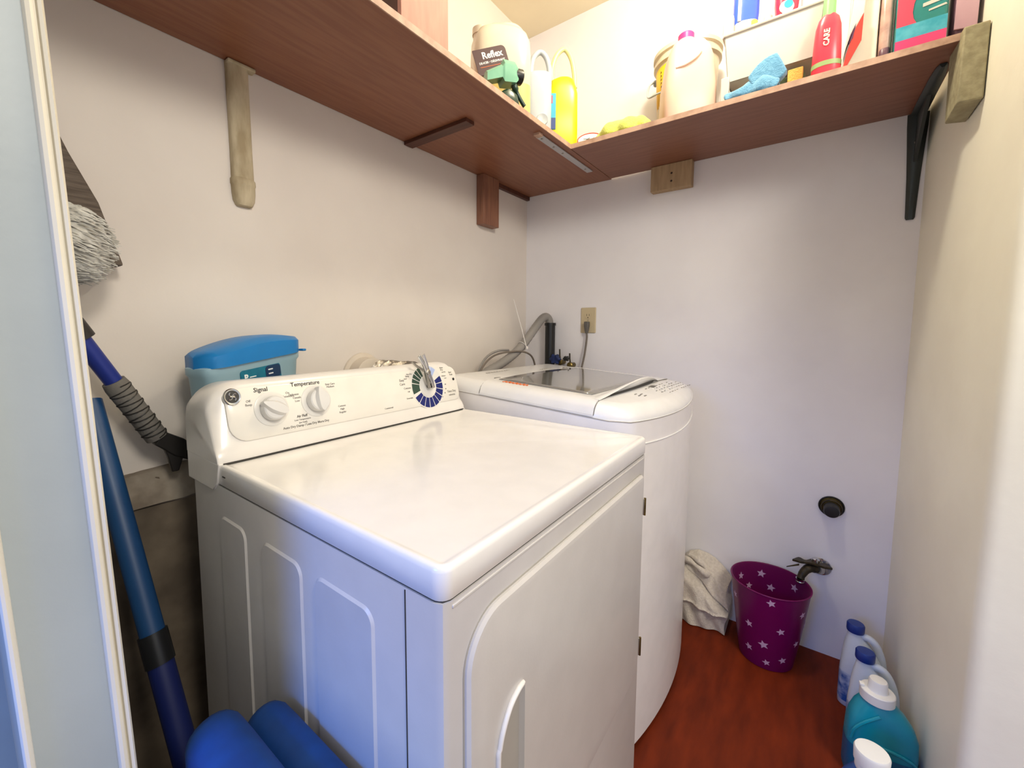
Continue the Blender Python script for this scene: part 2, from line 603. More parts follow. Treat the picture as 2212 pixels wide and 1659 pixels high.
b = thing('shelf_bracket', 'dark grey pressed-steel shelf bracket under the right end of the side shelf', 'bracket', (-0.01, -1.355, 1.50))
f = MB()
ring = []
for z, w in [(1.494, .008), (1.50, .011), (1.62, .015), (1.70, .019), (1.77, .023), (1.8085, .024)]:
    ring.append([(-0.001, -1.380 - w, z), (-0.001, -1.380 + w, z), (-0.004, -1.380 + w, z), (-0.010, -1.380 + w * .4, z), (-0.010, -1.380 - w * .4, z), (-0.004, -1.380 - w, z)])
f.rings(ring)
obj('wall_plate', f, 'bracket_paint', b)
f = MB()
ring = []
for x, w in [(-0.001, .0175), (-0.10, .017), (-0.25, .014), (-0.30, .010), (-0.312, .006)]:
    ring.append([(x, -1.380 - w, ZS - .001), (x, -1.380 + w, ZS - .001), (x, -1.380 + w, ZS - .004), (x, -1.380 + w * .4, ZS - .010), (x, -1.380 - w * .4, ZS - .010), (x, -1.380 - w, ZS - .004)])
f.rings(ring)
obj('arm', f, 'bracket_paint', b)
f = MB()
f.rings([[(-0.005, -1.380 + s, 1.66), (-0.16, -1.380 + s, ZS - .003), (-0.005, -1.380 + s, ZS - .003)] for s in (-.004, .004)])
obj('gusset', f, 'bracket_paint', b)
obj('screw', MB().lathe([(0.0055, 0), (0.004, .002), (0, .002)], (-0.0105, -1.380, 1.722), mx=Matrix.Rotation(-PI / 2, 4, 'Y'), n=12), 'steel', b)

# ceiling bulb fitting (out of the picture, it holds the bulb)
b = thing('lampholder', 'white porcelain lampholder on the closet ceiling', 'lamp', (-0.66, -0.92, ZC))
obj('base', MB().lathe([(0.055, 0), (0.055, -0.02), (0.035, -0.045), (0.022, -0.05)], (-0.66, -0.92, ZC), n=24), 'lamp_socket', b)

# ================================================================== DRYER
XL, XR, YF, YBK, TZ = -1.581, -0.895, -0.876, -0.329, 0.914
d = thing('clothes_dryer', 'white front-loading clothes dryer with knobs on its rear console, left of the washer', 'dryer', ((XL + XR) / 2, -0.55, 0))
# cabinet
f = MB()
out = [(XL, -0.20), (XL, YF + .012), (XL + .0035, YF + .0035), (XL + .012, YF), (XR - .012, YF), (XR - .0035, YF + .0035), (XR, YF + .012), (XR, -0.20)]
f.rings([[(x, y, z) for x, y in out] for z in (0.02, 0.8745)])
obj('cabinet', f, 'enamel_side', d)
f = MB()
for (ya, yb, ztop) in [(-0.318, -0.425, .822), (-0.478, -0.602, .824), (-0.632, -0.765, .824)]:
    cy, w = (ya + yb) / 2, abs(ya - yb)
    o1 = rrect(w, ztop - .10, .022, cx=cy, cy=(ztop + .10) / 2)
    o2 = rrect(w - .010, ztop - .110, .018, cx=cy, cy=(ztop + .10) / 2)
    f.rings([[(XL + .001, u, v) for u, v in o1], [(XL - .0028, u, v) for u, v in o2]])
obj('side_embossing', f, 'enamel_side', d)
obj('side_seam', MB().box(XL - .0008, XL + .001, -0.8195, -0.818, .02, .872), 'gap_dark', d)
f = MB()
out2 = [(x + (.002 if x < -1.2 else -.002), y + .002) for x, y in out]
f.rings([[(x, y, z) for x, y in out2] for z in (0.872, 0.8775)])
obj('top_seam', f, 'gap_dark', d)


# worktop with rolled rim
def top_ring(inset, z, r=.016):
    return [(x, y, z) for x, y in rrect(XR - XL - 2 * inset, (-.19 - YF) - 2 * inset, max(r - inset, .004), cx=(XL + XR) / 2, cy=(YF - .19) / 2)]


f = MB()
f.rings([top_ring(.001, .8765), top_ring(-.001, .879), top_ring(-.0012, .908), top_ring(.0002, .9125), top_ring(.003, .9146), top_ring(.007, .9148),
         top_ring(.011, .9132), top_ring(.015, .9125)])
obj('worktop', f, 'enamel', d, smooth=50, bevel=.0006)
# little end notch of the worktop beside the console
obj('end_notch', MB().box(XL - .0018, XL + .001, -.352, -.340, .895, .897), 'gap_dark', d)

# console: cross-section in y,z lofted along x with rounded ends
CX0, CX1 = XL - .004, XR + .004
prof = [(-0.333, .9165), (-0.3315, .925), (-0.326, .937), (-0.3195, .948), (-0.2960, 1.042), (-0.2925, 1.051), (-0.284, 1.0575), (-0.268, 1.0595), (-0.205, 1.053), (-0.186, 1.040),
        (-0.18, 1.01), (-0.18, .9165)]
f = MB()
rings = []
R = .060
steps = [0, .02, .06, .13, .22, .34, .48, .64, .82, 1.0]
for side in (0, 1):
    for t in (steps if side == 0 else steps[::-1]):
        k = 1 - math.sqrt(max(0, 1 - (1 - t) ** 2))          # 1 at the very end, 0 inside
        ring = []
        for y, z in prof:
            h = max(0, (z - .93)) / (1.0585 - .93)
            zz = z - .050 * k * h
            yy = y + .016 * k * (1 if y < -.25 else 0) * (0.3 + 0.7 * h)
            ring.append((CX0 + R * t if side == 0 else CX1 - R * t, yy, zz))
        rings.append(ring)
f.rings(rings)
con = obj('console', f, 'console_plastic', d, smooth=50)
f = MB()
for xa, xb in ((CX0, XL + .006), (XR - .006, CX1)):
    f = MB()
    f.rings([[(x, -.333, .9165), (x, -.322, .880), (x, -.300, .862), (x, -.18, .862), (x, -.18, .918)] for x in (xa, xb)])
    obj('end_cap', f, 'console_plastic', d, bevel=.002)
f = MB()
f = MB()
f.box(XL + .004, XR - .004, -.3345, -.325, .9135, .9162)
obj('console_seam', f, 'gap_dark', d)
# slanted control face
FM = frame((-1.238, -.3195, .948), (1, 0, 0), (0, .021, .084))   # u along x, v up the slope
FU = lambda x: x + 1.238


def on_face(u, v, w):
    return FM @ Vector((u, v, w))


o1 = rrect(.655, .102, .03, cy=.049, cx=.008, rs=[.028, .02, .035, .02])
o2 = rrect(.651, .098, .03, cy=.049, cx=.008, rs=[.026, .018, .033, .018])
obj('control_face', MB().rings([[on_face(u, v, -.003) for u, v in o1], [on_face(u, v, .0022) for u, v in o1], [on_face(u, v, .0035) for u, v in o2]]), 'console_face', d)
FW = .0036


def fpos(x, z):     # a point on the face from world x, z
    return FU(x), (z - .948) / math.cos(math.atan2(.021, .084))


# knobs
def knob(name, x, z, ang, r=.0255):
    u, v = fpos(x, z)
    m0 = FM @ Matrix.Translation((u, v, FW))
    k = obj(name, MB().lathe([(r * 1.42, -.001), (r * 1.42, .0012), (r * 1.30, .0022), (r * 1.16, .0022)], mx=m0, n=40), 'knob_skirt', d)
    m1 = m0 @ Matrix.Rotation(math.radians(ang), 4, 'Z')
    obj('shadow_gap', MB().lathe([(r * .93, .0), (r * .93, .006)], mx=m0, n=32), 'gap_dark', k)
    obj('grip', MB().lathe([(r, .004), (r, .014), (r * .95, .019), (r * .85, .021), (r * .3, .0215)], mx=m0, n=40), 'knob_plastic', k)
    ridge = []
    for t in range(13):
        s = -1 + 2 * t / 12
        w = r * .62 * (1 - max(0, s) ** 2 * .86) * math.sqrt(max(0.03, 1 - max(0, -s) ** 3))
        y = s * r * (1.0 if s < 0 else 1.16)
        h = .021 + .008 * (1 - s * s * .4)
        ridge.append([m1 @ Vector(q) for q in [(-w * .95, y, .010), (-w, y, .018), (-w * .55, y, h), (w * .55, y, h), (w, y, .018), (w * .95, y, .010)]])
    obj('pointer', MB().rings(ridge), 'knob_plastic', k, smooth=50)


knob('signal_knob', -1.474, .999, 62, .0245)
knob('temperature_knob', -1.375, 1.002, 4, .0245)
# timer dial (printed ring round a bare shaft)
TU, TV = fpos(-1.030, .996)
ringm = FM @ Matrix.Translation((TU, TV, FW))


def sector(f, a0, a1, r0, r1, m, z0=-.0002, z1=.0006):
    n = 5
    pts = [(r0, math.radians(a0 + (a1 - a0) * i / n)) for i in range(n + 1)] + [(r1, math.radians(a1 - (a1 - a0) * i / n)) for i in range(n + 1)]
    f.rings([[m @ Vector((r * math.cos(a), r * math.sin(a), z)) for r, a in pts] for z in (z0, z1)])


dial = obj('timer_dial', MB().lathe([(.063, -.0005), (.063, .0004), (.030, .0006), (.0295, .0018), (.018, .0022)], mx=ringm, n=48), 'knob_skirt', d)
RI, RO = .0325, .0600
f = MB()
for i in range(9):
    a = -155 + i * 20.2
    sector(f, a + .8, a + 18.6, RI, RO, ringm)
obj('navy_sectors', f, 'print_navy', dial, smooth=0)
f = MB()
for i in range(5):
    a0 = 110 + i * 14
    sector(f, a0 + 1.2, a0 + (12.8 if i < 4 else 30), RI, RO, ringm)
obj('green_sectors', f, 'print_green', dial, smooth=0)
f = MB()
for a0, a1 in ((48, 66), (68, 84), (86, 96)):
    sector(f, a0, a1, RI, RO, ringm)
obj('sky_sectors', f, 'print_sky', dial, smooth=0)
obj('shaft', MB().lathe([(.0065, 0), (.0065, .016), (.005, .018)], mx=ringm, n=16), 'black_plastic', dial)
# badge, indicator, lettering
u, v = fpos(-1.545, 1.031)
mb_ = FM @ Matrix.Translation((u, v, FW))
bd = obj('badge', MB().lathe([(.0160, -.001), (.0160, .002), (.0145, .0035), (.0125, .0030)], mx=mb_, n=40), 'chrome', d)
obj('badge_disc', MB().lathe([(.0125, .0026), (.0120, .0034), (.001, .0034)], mx=mb_, n=32), 'print_dark', bd)
f = MB()
for k in range(4):          # curled monogram strokes
    a = k * PI / 2 + .4
    pts = [mb_ @ Vector((.0048 * math.cos(a) + .0036 * math.cos(a + t), .0048 * math.sin(a) + .0036 * math.sin(a + t), .0040)) for t in [i * .55 for i in range(9)]]
    f.tube(pts, .0009, n=6)
f.tube([mb_ @ Vector((-.004, 0, .004)), mb_ @ Vector((.004, .001, .004))], .0009, n=6)
obj('monogram', f, 'chrome', bd)
u, v = fpos(-.918, 1.006)
obj('indicator_light', MB().lathe([(.0042, 0), (.0042, .001), (.003, .0014)], mx=FM @ Matrix.Translation((u, v, FW)), n=16), 'black_plastic', d)


def L(txt, x, z, size, rot=0, bold=0.0):
    u, v = fpos(x, z)
    return (txt, u, v, size, rot, bold)


LM = FM @ Matrix.Translation((0, 0, FW - .0004))
letters([L('Signal', -1.490, 1.0385, .0125, 0, .0001), L('Temperature', -1.394, 1.0410, .0125, 0, .0001)], LM, 'print_dark', d)
letters([L('Off', -1.517, 1.019, .0065), L('Beep', -1.517, 1.012, .0065), L('On', -1.437, 1.026, .0065), L('Extended', -1.436, 1.019, .0065),
         L('Delicates', -1.424, 1.021, .006), L('Casuals', -1.418, 1.014, .006), L('Low', -1.418, 1.007, .006),
         L('Easy Care', -1.335, 1.034, .006), L('Medium', -1.335, 1.028, .006),
         L('Cottons', -1.314, .982, .006), L('High', -1.314, .975, .006), L('Regular', -1.314, .968, .006),
         L('Air Fluff', -1.413, .975, .0072, 0, .0002), L('Low Temperature', -1.413, .968, .005), L('(no heat)', -1.413, .962, .005),
         L('Auto Dry Damp / Less Dry More Dry', -1.405, .956, .0068, 0, .0001),
         L('Commercial', -1.18, .957, .0055)], LM, 'grey_print', d)
letters([L('Easy', -1.122, 1.021, .0095), L('Care', -1.122, 1.011, .0095), L('Cottons', -1.107, .999, .0075),
         L('Auto', -.962, 1.043, .007), L('Dry', -.962, 1.037, .007), L('Start', -.928, 1.027, .007), L('Push', -.925, 1.020, .007),
         L('Less Dry', -.955, 1.030, .0048), L('Delicates', -.958, 1.019, .0048), L('Low', -.952, 1.012, .0048), L('80', -.957, .994, .0052), L('70', -.959, .981, .0052), L('60', -.965, .970, .0052),
         L('50', -.979, .960, .0052), L('40', -1.0, .954, .0052), L('30', -1.025, .9525, .0052), L('20', -1.05, .956, .0052),
         L('Time Dry', -.936, .972, .0095), L('minutes', -.936, .962, .0085), L('Off', -1.104, .989, .0055), L('Dewrinkle', -1.104, .972, .0055),
         L('More Dry', -1.092, 1.035, .0048), L('Energy', -1.100, 1.030, .0048), L('Saver', -1.108, 1.024, .0048)], LM, 'grey_print', d)

# front door: raised slab with pocket handle
DX0, DX1, DZ0, DZ1 = -1.548, -.926, .362, .836
o1 = rrect(DX1 - DX0, DZ1 - DZ0, .05, k=10, cx=(DX0 + DX1) / 2, cy=(DZ0 + DZ1) / 2, rs=[.012, .062, .02, .05])
o2 = rrect(DX1 - DX0 - .008, DZ1 - DZ0 - .008, .05, k=10, cx=(DX0 + DX1) / 2, cy=(DZ0 + DZ1) / 2, rs=[.009, .058, .016, .046])
o3 = rrect(DX1 - DX0 - .020, DZ1 - DZ0 - .020, .05, k=10, cx=(DX0 + DX1) / 2, cy=(DZ0 + DZ1) / 2, rs=[.005, .052, .01, .040])
o0 = rrect(DX1 - DX0 + .004, DZ1 - DZ0 + .004, .05, k=10, cx=(DX0 + DX1) / 2, cy=(DZ0 + DZ1) / 2, rs=[.014, .064, .02, .052])
obj('door_gap', MB().rings([[(u, YF - .0008, v) for u, v in o0], [(u, YF + .002, v) for u, v in o0]]), 'print_light', d)
f = MB()
f.rings([[(u, YF + .010, v) for u, v in o1], [(u, YF - .004, v) for u, v in o1], [(u, YF - .0075, v) for u, v in o2], [(u, YF - .0085, v) for u, v in o3]])
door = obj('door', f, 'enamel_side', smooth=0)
cut = MB()
oc = rrect(.062, .30, .028, k=10, cx=-1.462, cy=.545, rs=[.008, .050, .028, .008])
oi = rrect(.040, .27, .02, k=10, cx=-1.456, cy=.535, rs=[.005, .032, .018, .005])
cut.rings([[(u, YF - .02, v) for u, v in oc], [(u, YF - .0085, v) for u, v in oc], [(u, YF + .008, v) for u, v in oi]])
apply_boolean(door, cut)
dm = door.data
bpy.data.objects.remove(door)
dm.materials.clear()
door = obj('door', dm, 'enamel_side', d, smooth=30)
# raised lip along the curved side of the pocket
pts = [(-1.4945, YF - .010, .40), (-1.4945, YF - .010, .62), (-1.492, YF - .0105, .648), (-1.484, YF - .011, .670), (-1.470, YF - .011, .688), (-1.452, YF - .0105, .6965), (-1.436, YF - .009, .6965)]
obj('handle', MB().tube(spline(pts, 5), [.0036] * 30 + [.003], n=10), 'enamel', door, smooth=60)
for z0, z1 in ((.742, .780), (.405, .447)):
    h = obj('hinge', MB().box(-.928, -.9215, YF - .009, YF - .001, z0, z1), 'steel', d, bevel=.001)
    obj('pin', MB().tube([(-.9235, YF - .0095, z0 - .001), (-.9235, YF - .0095, z1 + .001)], .0024, n=10), 'brass', h)
obj('front_ridge', MB().box(XL + .014, XR - .014, YF - .0015, YF + .002, .8665, .8705), 'enamel_side', d, bevel=.001)

# ================================================================== WASHER
WXL, WXR, WYB = -0.868, -0.138, -0.190
WC = (WXL + WXR) / 2


def front_y(x, bow=.055):
    t = (x - WC) / ((WXR - WXL) / 2)
    return -.812 - bow * (1 - t * t)


def w_outline(inset=0.0, n=24, r=.036):
    """plan outline, front bowed, back straight"""
    pts = []
    x0, x1 = WXL + inset, WXR - inset
    yb = WYB - inset
    rb = .02
    for i in range(5):
        a = PI / 2 * i / 4
        pts.append((x0 + rb - rb * math.sin(a + 0) if False else x0 + rb - rb * math.sin(PI / 2 - a) if False else x0 + rb * (1 - math.sin(a)), yb - rb * (1 - math.cos(a))))
    m = n
    fl = []
    for i in range(m + 1):
        t = -1 + 2 * i / m
        x = WC + t * (x1 - WC)
        e = (1 - abs(t)) * (x1 - WC)
        drop = 0 if e >= r else r - math.sqrt(max(0, r * r - (r - e) ** 2))
        fl.append((x, front_y(x) + inset + drop))
    pts += fl
    for i in range(5):
        a = PI / 2 * i / 4
        pts.append((x1 - rb * (1 - math.cos(a)), yb - rb * (1 - math.sin(a))))
    return pts


w = thing('washing_machine', 'white top-loading washing machine with smoky glass lid and bowed front', 'washing machine', (WC, -.5, 0))


def zseam(y):      # lower edge of the top cover
    return .931 + .0626 * (y + .818) if y > -.818 else .931 + .20 * (y + .818)


def ztop(x, y):
    t = (x - WC) / ((WXR - WXL) / 2)
    base = .991 + .062 * (y + .40) + .005 * (1 - t * t) - .004 * t
    if y < -.74:
        base -= 1.2 * (-.74 - y) ** 2
    return base


f = MB()
o = w_outline()
f.rings([[(x, y, .02) for x, y in o], [(x, y, zseam(y) - .003) for x, y in o]])
obj('cabinet', f, 'washer_side', w, smooth=50)
f = MB()
rings = []
RZ = .040
for k in range(11):
    a = PI / 2 * k / 10
    ins = RZ * (1 - math.cos(a))
    oo = w_outline(ins, r=.05)
    rings.append([(x, y, zseam(o[i][1]) + (ztop(x, y) - zseam(o[i][1])) * math.sin(a)) for i, (x, y) in enumerate(oo)])
last = w_outline(RZ, r=.05)
cxy = (WC, -.50)
for s in (.85, .65, .45, .25, .03):
    rings.append([(cxy[0] + (x - cxy[0]) * s, cxy[1] + (y - cxy[1]) * s, ztop(cxy[0] + (x - cxy[0]) * s, cxy[1] + (y - cxy[1]) * s)) for x, y in last])
base = [(x, y, z - .003) for (x, y, z) in rings[0]]
rings = [[(WC + (x - WC) * 1.003, y * 1.002, z - .0005) for x, y, z in rings[0]]] + rings
f.rings([base] + rings)
cover = obj('top_cover', f, 'washer_white', w, smooth=50)


def seam_line(name, dz, rad=.0011):
    pts = [(x * 1 + (.0008 if x > WC else -.0008), y - .0006, zseam(y) + dz) for x, y in w_outline()]
    return MB().tube(pts, rad, n=6)


obj('cover_seam', seam_line('cover_seam', -.002), 'print_light', w)
f = MB()
pts = [(x + (.0006 if x > WC else -.0006), y - .0012, .862 + (y + .85) * .25) for x, y in w_outline() if y < -.79]
obj('front_trim', f.tube(pts, .0018, n=6), 'washer_white', w)


def lid_h(x, y, up=.0):
    r = .045
    e = min(x - WXL, WXR - x)
    zs = zseam(y) + .004
    t = max(0, min(1, e / r))
    k = math.sqrt(max(0, 1 - (1 - t) ** 2))
    return zs + (ztop(x, y) - zs) * k + up


LY0, LY1 = -.372, -.735


def lid_pt(u, v, up=.003):
    if u < .12:
        x = WXL - .0018 + .045 * (1 - math.cos(u / .12 * PI / 2))
    elif u > .88:
        x = WXR + .0018 - .045 * (1 - math.cos((1 - u) / .12 * PI / 2))
    else:
        x = WXL + .045 + (WXR - WXL - .09) * (u - .12) / .76
    y = LY0 + (LY1 - LY0) * v
    xc = max(WXL, min(WXR, x))
    return (x, y, lid_h(xc, y) + up)


f = MB()
NU, NV = 50, 14
top = [[lid_pt(i / NU, j / NV) for j in range(NV + 1)] for i in range(NU + 1)]
f.grid(NU, NV, lambda u, v: lid_pt(u, v))
bnd = [(i, 0) for i in range(NU + 1)] + [(NU, j) for j in range(1, NV + 1)] + [(i, NV) for i in range(NU - 1, -1, -1)] + [(0, j) for j in range(NV - 1, 0, -1)]
lo_ = [(p[0], p[1], p[2] - .006) for p in (top[i][j] for i, j in bnd)]
f.rings([[top[i][j] for i, j in bnd], lo_], cap0=False, cap1=False)
bmesh.ops.remove_doubles(f.bm, verts=f.bm.verts[:], dist=1e-6)
lid = obj('lid', f, 'washer_white', w, smooth=40)
f = MB()
for y in (LY0 + .0015, LY1 - .0015):
    pts = [lid_pt(i / 40, 0 if y > -.5 else 1, .0008) for i in range(41)]
    f.tube([(q[0], y, q[2]) for q in pts], .0011, n=6)
obj('lid_seam', f, 'grey_print', w)
# smoky window: curved plate just above the lid
GX0, GX1 = -.795, -.238


def gl(u, v, up=.0042):
    yb = -.392 + .012 * (1 - (2 * u - 1) ** 2)
    yf = -.700 - .010 * (1 - (2 * u - 1) ** 2)
    x = GX0 + (GX1 - GX0) * u
    y = yb + (yf - yb) * v
    return (x, y, ztop(x, y) + up)


f = MB()
f.grid(20, 10, gl)
f.bm.faces.ensure_lookup_table()
obj('lid_window', f, 'washer_glass', lid, solid=.0015, label='smoky grey glass window')
# crescent grip on the front edge of the lid
f = MB()
ring = []
for i in range(25):
    u = i / 24
    x = -.835 + .535 * u
    h = .028 * math.sin(PI * u ** 1.25) ** .9 + .0005
    dy = -.738 - .016 * math.sin(PI * u)
    zt = ztop(x, -.73) + .002
    ring.append([(x, dy + .034, zt + .001), (x, dy + .018, zt + h * .75), (x, dy + .004, zt + h), (x, dy, zt + h - .002), (x, dy + .010, zt + h * .45), (x, dy + .016, zt - .002)])
f.rings(ring)
obj('lid_grip', f, 'washer_white', lid, smooth=50)
f = MB()
ring = []
for i in range(25):
    u = i / 24
    x = -.835 + .535 * u
    h = .018 * math.sin(PI * u ** 1.25) ** .9 + .0004
    dy = -.735 - .010 * math.sin(PI * u)
    zt = ztop(x, -.73) + .0005
    ring.append([(x, dy + .012, zt + h), (x, dy + .001, zt + .0002), (x, dy + .014, zt)])
f.rings(ring)
obj('grip_recess', f, 'gap_dark', lid)


def top_mark(x, y, wx, wy, up=.0022):
    z = ztop(x, y) + up
    return (x - wx / 2, x + wx / 2, y - wy / 2, y + wy / 2, z - .001, z)


# control panel printing on the front part of the top
f = MB()
random.seed(5)
for i in range(11):
    for j in range(5):
        if random.random() < .85:
            x = -.53 + i * .030 + j * .006
            y = -.764 - j * .0145
            f.box(*top_mark(x, y, random.uniform(.007, .016), random.uniform(.0016, .0030), .0006))
for (x, y) in ((-.66, -.785), (-.64, -.795), (-.655, -.772), (-.635, -.782)):
    f.box(*top_mark(x, y, .016, .0035, .0006))
obj('control_markings', f, 'grey_print', w, smooth=0)
for i in range(4):
    for j in range(3):
        x = -.50 + i * .045
        y = -.776 - j * .0145
        z = ztop(x, y)
        obj('button', MB().lathe([(.0048, z - .001), (.0048, z + .0010), (.004, z + .0016)], c=(x, y, 0), n=14), 'knob_skirt', w)
obj('display', MB().box(*top_mark(-.455, -.762, .038, .016, .0012)), 'cord_grey', w)
# small orange script mark and grey marks (illegible in the photograph)
f = MB()
for k in range(7):
    y = -.425 - k * .0125
    z = ztop(-.815, y) + .0034
    f.tube([(-.823, y, z), (-.806 + .004 * (k % 2), y - .006, z + .0004), (-.820, y - .010, z)], .0017, n=6)
obj('wordmark', f, 'print_orange', lid)
f = MB()
for (x0, n, y) in ((-.70, 9, -.275), (-.42, 6, -.33)):
    for k in range(n):
        f.box(*top_mark(x0 + k * .016, y, .010, .006, .0006))
obj('wordmark', f, 'print_light', w, smooth=0)
f = MB()
f.box(-.30, -.275, -.372, -.362, ztop(-.29, -.37), ztop(-.29, -.37) + .006)
f.box(-.78, -.755, -.372, -.362, ztop(-.77, -.37), ztop(-.77, -.37) + .004)
obj('lid_hinge', f, 'grey_hose', w, bevel=.001)

# ================================================================== PLIERS ON THE DIAL
p = thing('pliers', 'silver locking pliers clamped on the bare timer shaft of the dryer', 'pliers', tuple(on_face(TU, TV, .008)))


def fp(u, v, w):
    return on_face(TU + u, TV + v, FW + w)


def bar(pts, ws, t):
    """flat tapering bar in the face plane; pts (u,v,w), ws widths"""
    f = MB()
    rings = []
    for i, q in enumerate(pts):
        a = Vector(pts[min(i + 1, len(pts) - 1)]) - Vector(pts[max(i - 1, 0)])
        n = Vector((-a.y, a.x, 0)).normalized() * ws[i] / 2
        rings.append([fp(q[0] + n.x, q[1] + n.y, q[2] - t / 2), fp(q[0] - n.x, q[1] - n.y, q[2] - t / 2),
                      fp(q[0] - n.x, q[1] - n.y, q[2] + t / 2), fp(q[0] + n.x, q[1] + n.y, q[2] + t / 2)])
    return f.rings(rings)


obj('jaw', bar([(.006, -.008, .014), (.001, .012, .017), (-.012, .038, .022)], [.010, .011, .013], .008), 'chrome', p, bevel=.001)
obj('jaw', bar([(-.008, -.006, .014), (-.013, .012, .017), (-.018, .038, .022)], [.006, .008, .011], .008), 'steel', p, bevel=.001)
obj('handle', bar([(-.014, .034, .022), (-.024, .056, .026), (-.044, .084, .032)], [.012, .011, .010], .006), 'chrome', p, bevel=.0015)
obj('handle', bar([(-.006, .036, .020), (-.018, .058, .030), (-.034, .086, .040)], [.008, .008, .008], .005), 'chrome', p, bevel=.001)
obj('lever', bar([(-.020, .042, .020), (-.044, .054, .022), (-.066, .070, .024)], [.007, .006, .005], .004), 'steel', p, bevel=.001)
obj('pivot', MB().lathe([(.0075, -.006), (.0075, .006), (.005, .008), (0, .008)], mx=FM @ Matrix.Translation((TU - .013, TV + .037, FW + .022)), n=16), 'steel', p)

# ================================================================== BEHIND THE DRYER
ang = math.radians(18)
t = thing('storage_tub', 'pale blue plastic tub with a bright blue lid, standing behind the dryer', 'tub', (-1.421, -.092, .852), ang)
rings = []
for z, wd, dp in [(0, .205, .07), (.004, .213, .076), (.12, .245, .082), (.215, .262, .086), (.222, .272, .094), (.236, .272, .094), (.238, .262, .086)]:
    rings.append([(x, y, z + (x * .095 if z > .1 else 0)) for x, y, _ in sup(wd, dp, 5, z, k=40)])
obj('tub', MB().rings(rings), 'tub_blue', t, local=True, smooth=50)
# wedge lid, highest past the middle
f = MB()
rings = []
for i in range(25):
    u = -1 + 2 * i / 24
    x = u * .136
    hw = .052 * (max(0, 1 - abs(u) ** 9)) ** .5 + .002
    z0 = .236 + x * .10
    h = .026 + .028 * max(0, math.cos((u - .12) * 1.25)) - (.006 if abs(u) > .96 else 0)
    rings.append([(x, -hw, z0), (x, -hw, z0 + h * .72), (x, -hw * .72, z0 + h * .94), (x, 0, z0 + h), (x, hw * .72, z0 + h * .96), (x, hw, z0 + h * .75), (x, hw, z0)])
ld = obj('lid', MB().rings(rings), 'lid_blue', t, local=True, smooth=40)
obj('latch', MB().box(.128, .140, -.052, -.036, .249, .255), 'lid_blue', t, local=True, bevel=.002)
LMX = frame((0.0, -.0445, .180), (1, 0, .095), (0, 0.02, 1))
o1 = rrect(.116, .080, .01)
lb = obj('label', MB().prism(o1, lambda u, v: LMX @ Vector((u, v, -.003)), lambda u, v: LMX @ Vector((u, v, .0012))), 'label_teal', t, local=True, smooth=0)
o1 = rrect(.046, .030, .009)
obj('label_panel', MB().prism(o1, lambda u, v: LMX @ Vector((u + .034, v + .022, .001)), lambda u, v: LMX @ Vector((u + .034, v + .022, .0018))), 'label_night', lb, local=True, smooth=0)
f = MB()
for v in (.028, .018):
    f.prism(rrect(.014, .0028, .001), lambda u, w, v=v: LMX @ Vector((u + .026, w + v, .0015)), lambda u, w, v=v: LMX @ Vector((u + .026, w + v, .0024)))
f.prism(rrect(.018, .0022, .001), lambda u, w: LMX @ Vector((u - .026, w + .020, .0010)), lambda u, w: LMX @ Vector((u - .026, w + .020, .0020)))
obj('print_bars', f, 'white_ink', lb, local=True, smooth=0)
letters([('P', -.044, .020, .020, 0, .0008)], LMX @ Matrix.Translation((0, 0, .0006)), 'white_ink', lb, local=True)

AXY = Matrix.Rotation(PI / 2, 4, 'X')       # lathe axis +z -> -y
p = thing('dryer_duct', 'crinkled foil dryer vent duct joining a white wall collar behind the console', 'duct', (-1.0, 0, 1.0))
obj('wall_collar', MB().lathe([(.078, .001), (.076, .006), (.064, .010), (.062, .052), (.058, .054)], (-1.02, 0, 1.003), mx=AXY, n=40), 'vent_white', p)
random.seed(11)
pr = []
for i in range(34):
    pr.append((.053 + (.0035 if i % 2 else -.001) + random.uniform(-.002, .002), .02 + i * .0044))
f = MB().lathe(pr, (-1.0, 0, 1.0), mx=AXY, n=36)
for v in f.bm.verts:
    v.co.x += random.uniform(-.0012, .0012) + (-v.co.y) * .25
    v.co.z += random.uniform(-.0012, .0012)
obj('foil_hose', f, 'foil', p, smooth=0)

# ================================================================== BEHIND THE WASHER
solo('standpipe', MB().lathe([(.024, .55), (.024, 1.172), (.0275, 1.172), (.0275, 1.185), (.020, 1.185), (.020, 1.16)], (-.032, -.158, 0), n=28), 'black_plastic',
     'black plastic drain standpipe in the corner behind the washer', 'pipe')
h = thing('drain_hose', 'grey washer drain hose hooked over into the black standpipe', 'hose', (-.3, -.13, .95))
pts = spline([(-.036, -.156, 1.165), (-.037, -.155, 1.192), (-.052, -.150, 1.212), (-.080, -.143, 1.207), (-.125, -.135, 1.170), (-.215, -.125, 1.092), (-.29, -.118, 1.045), (-.38, -.112, 1.008), (-.50, -.10, .965), (-.62, -.10, .90)], 10)
obj('hose', MB().tube(pts, [.0185 + (.0012 if i % 2 else 0) for i in range(len(pts))], n=18), 'grey_hose', h, smooth=60)
solo('looped_cable', MB().tube(spline([(-.54, -.10, .94), (-.505, -.102, .995), (-.455, -.105, 1.033), (-.38, -.108, 1.052), (-.29, -.14, 1.058), (-.22, -.15, 1.045), (-.175, -.15, 1.015), (-.150, -.15, .96)], 8), .0042, n=10), 'cord_taupe',
     'dark looped power cord behind the grey drain hose', 'cable')
solo('looped_cable', MB().tube(spline([(-.525, -.085, .93), (-.49, -.086, 1.005), (-.44, -.088, 1.045), (-.37, -.09, 1.062), (-.30, -.095, 1.062)], 8), .0052, n=10), 'grey_hose',
     'pale grey cord looping beside the dark cord behind the washer', 'cable')
p = thing('cable_tie', 'white plastic cable tie round the drain hose with a long upright tail', 'cable tie', (-.235, -.12, 1.06))
hc = Vector((-.232, -.1232, 1.080))
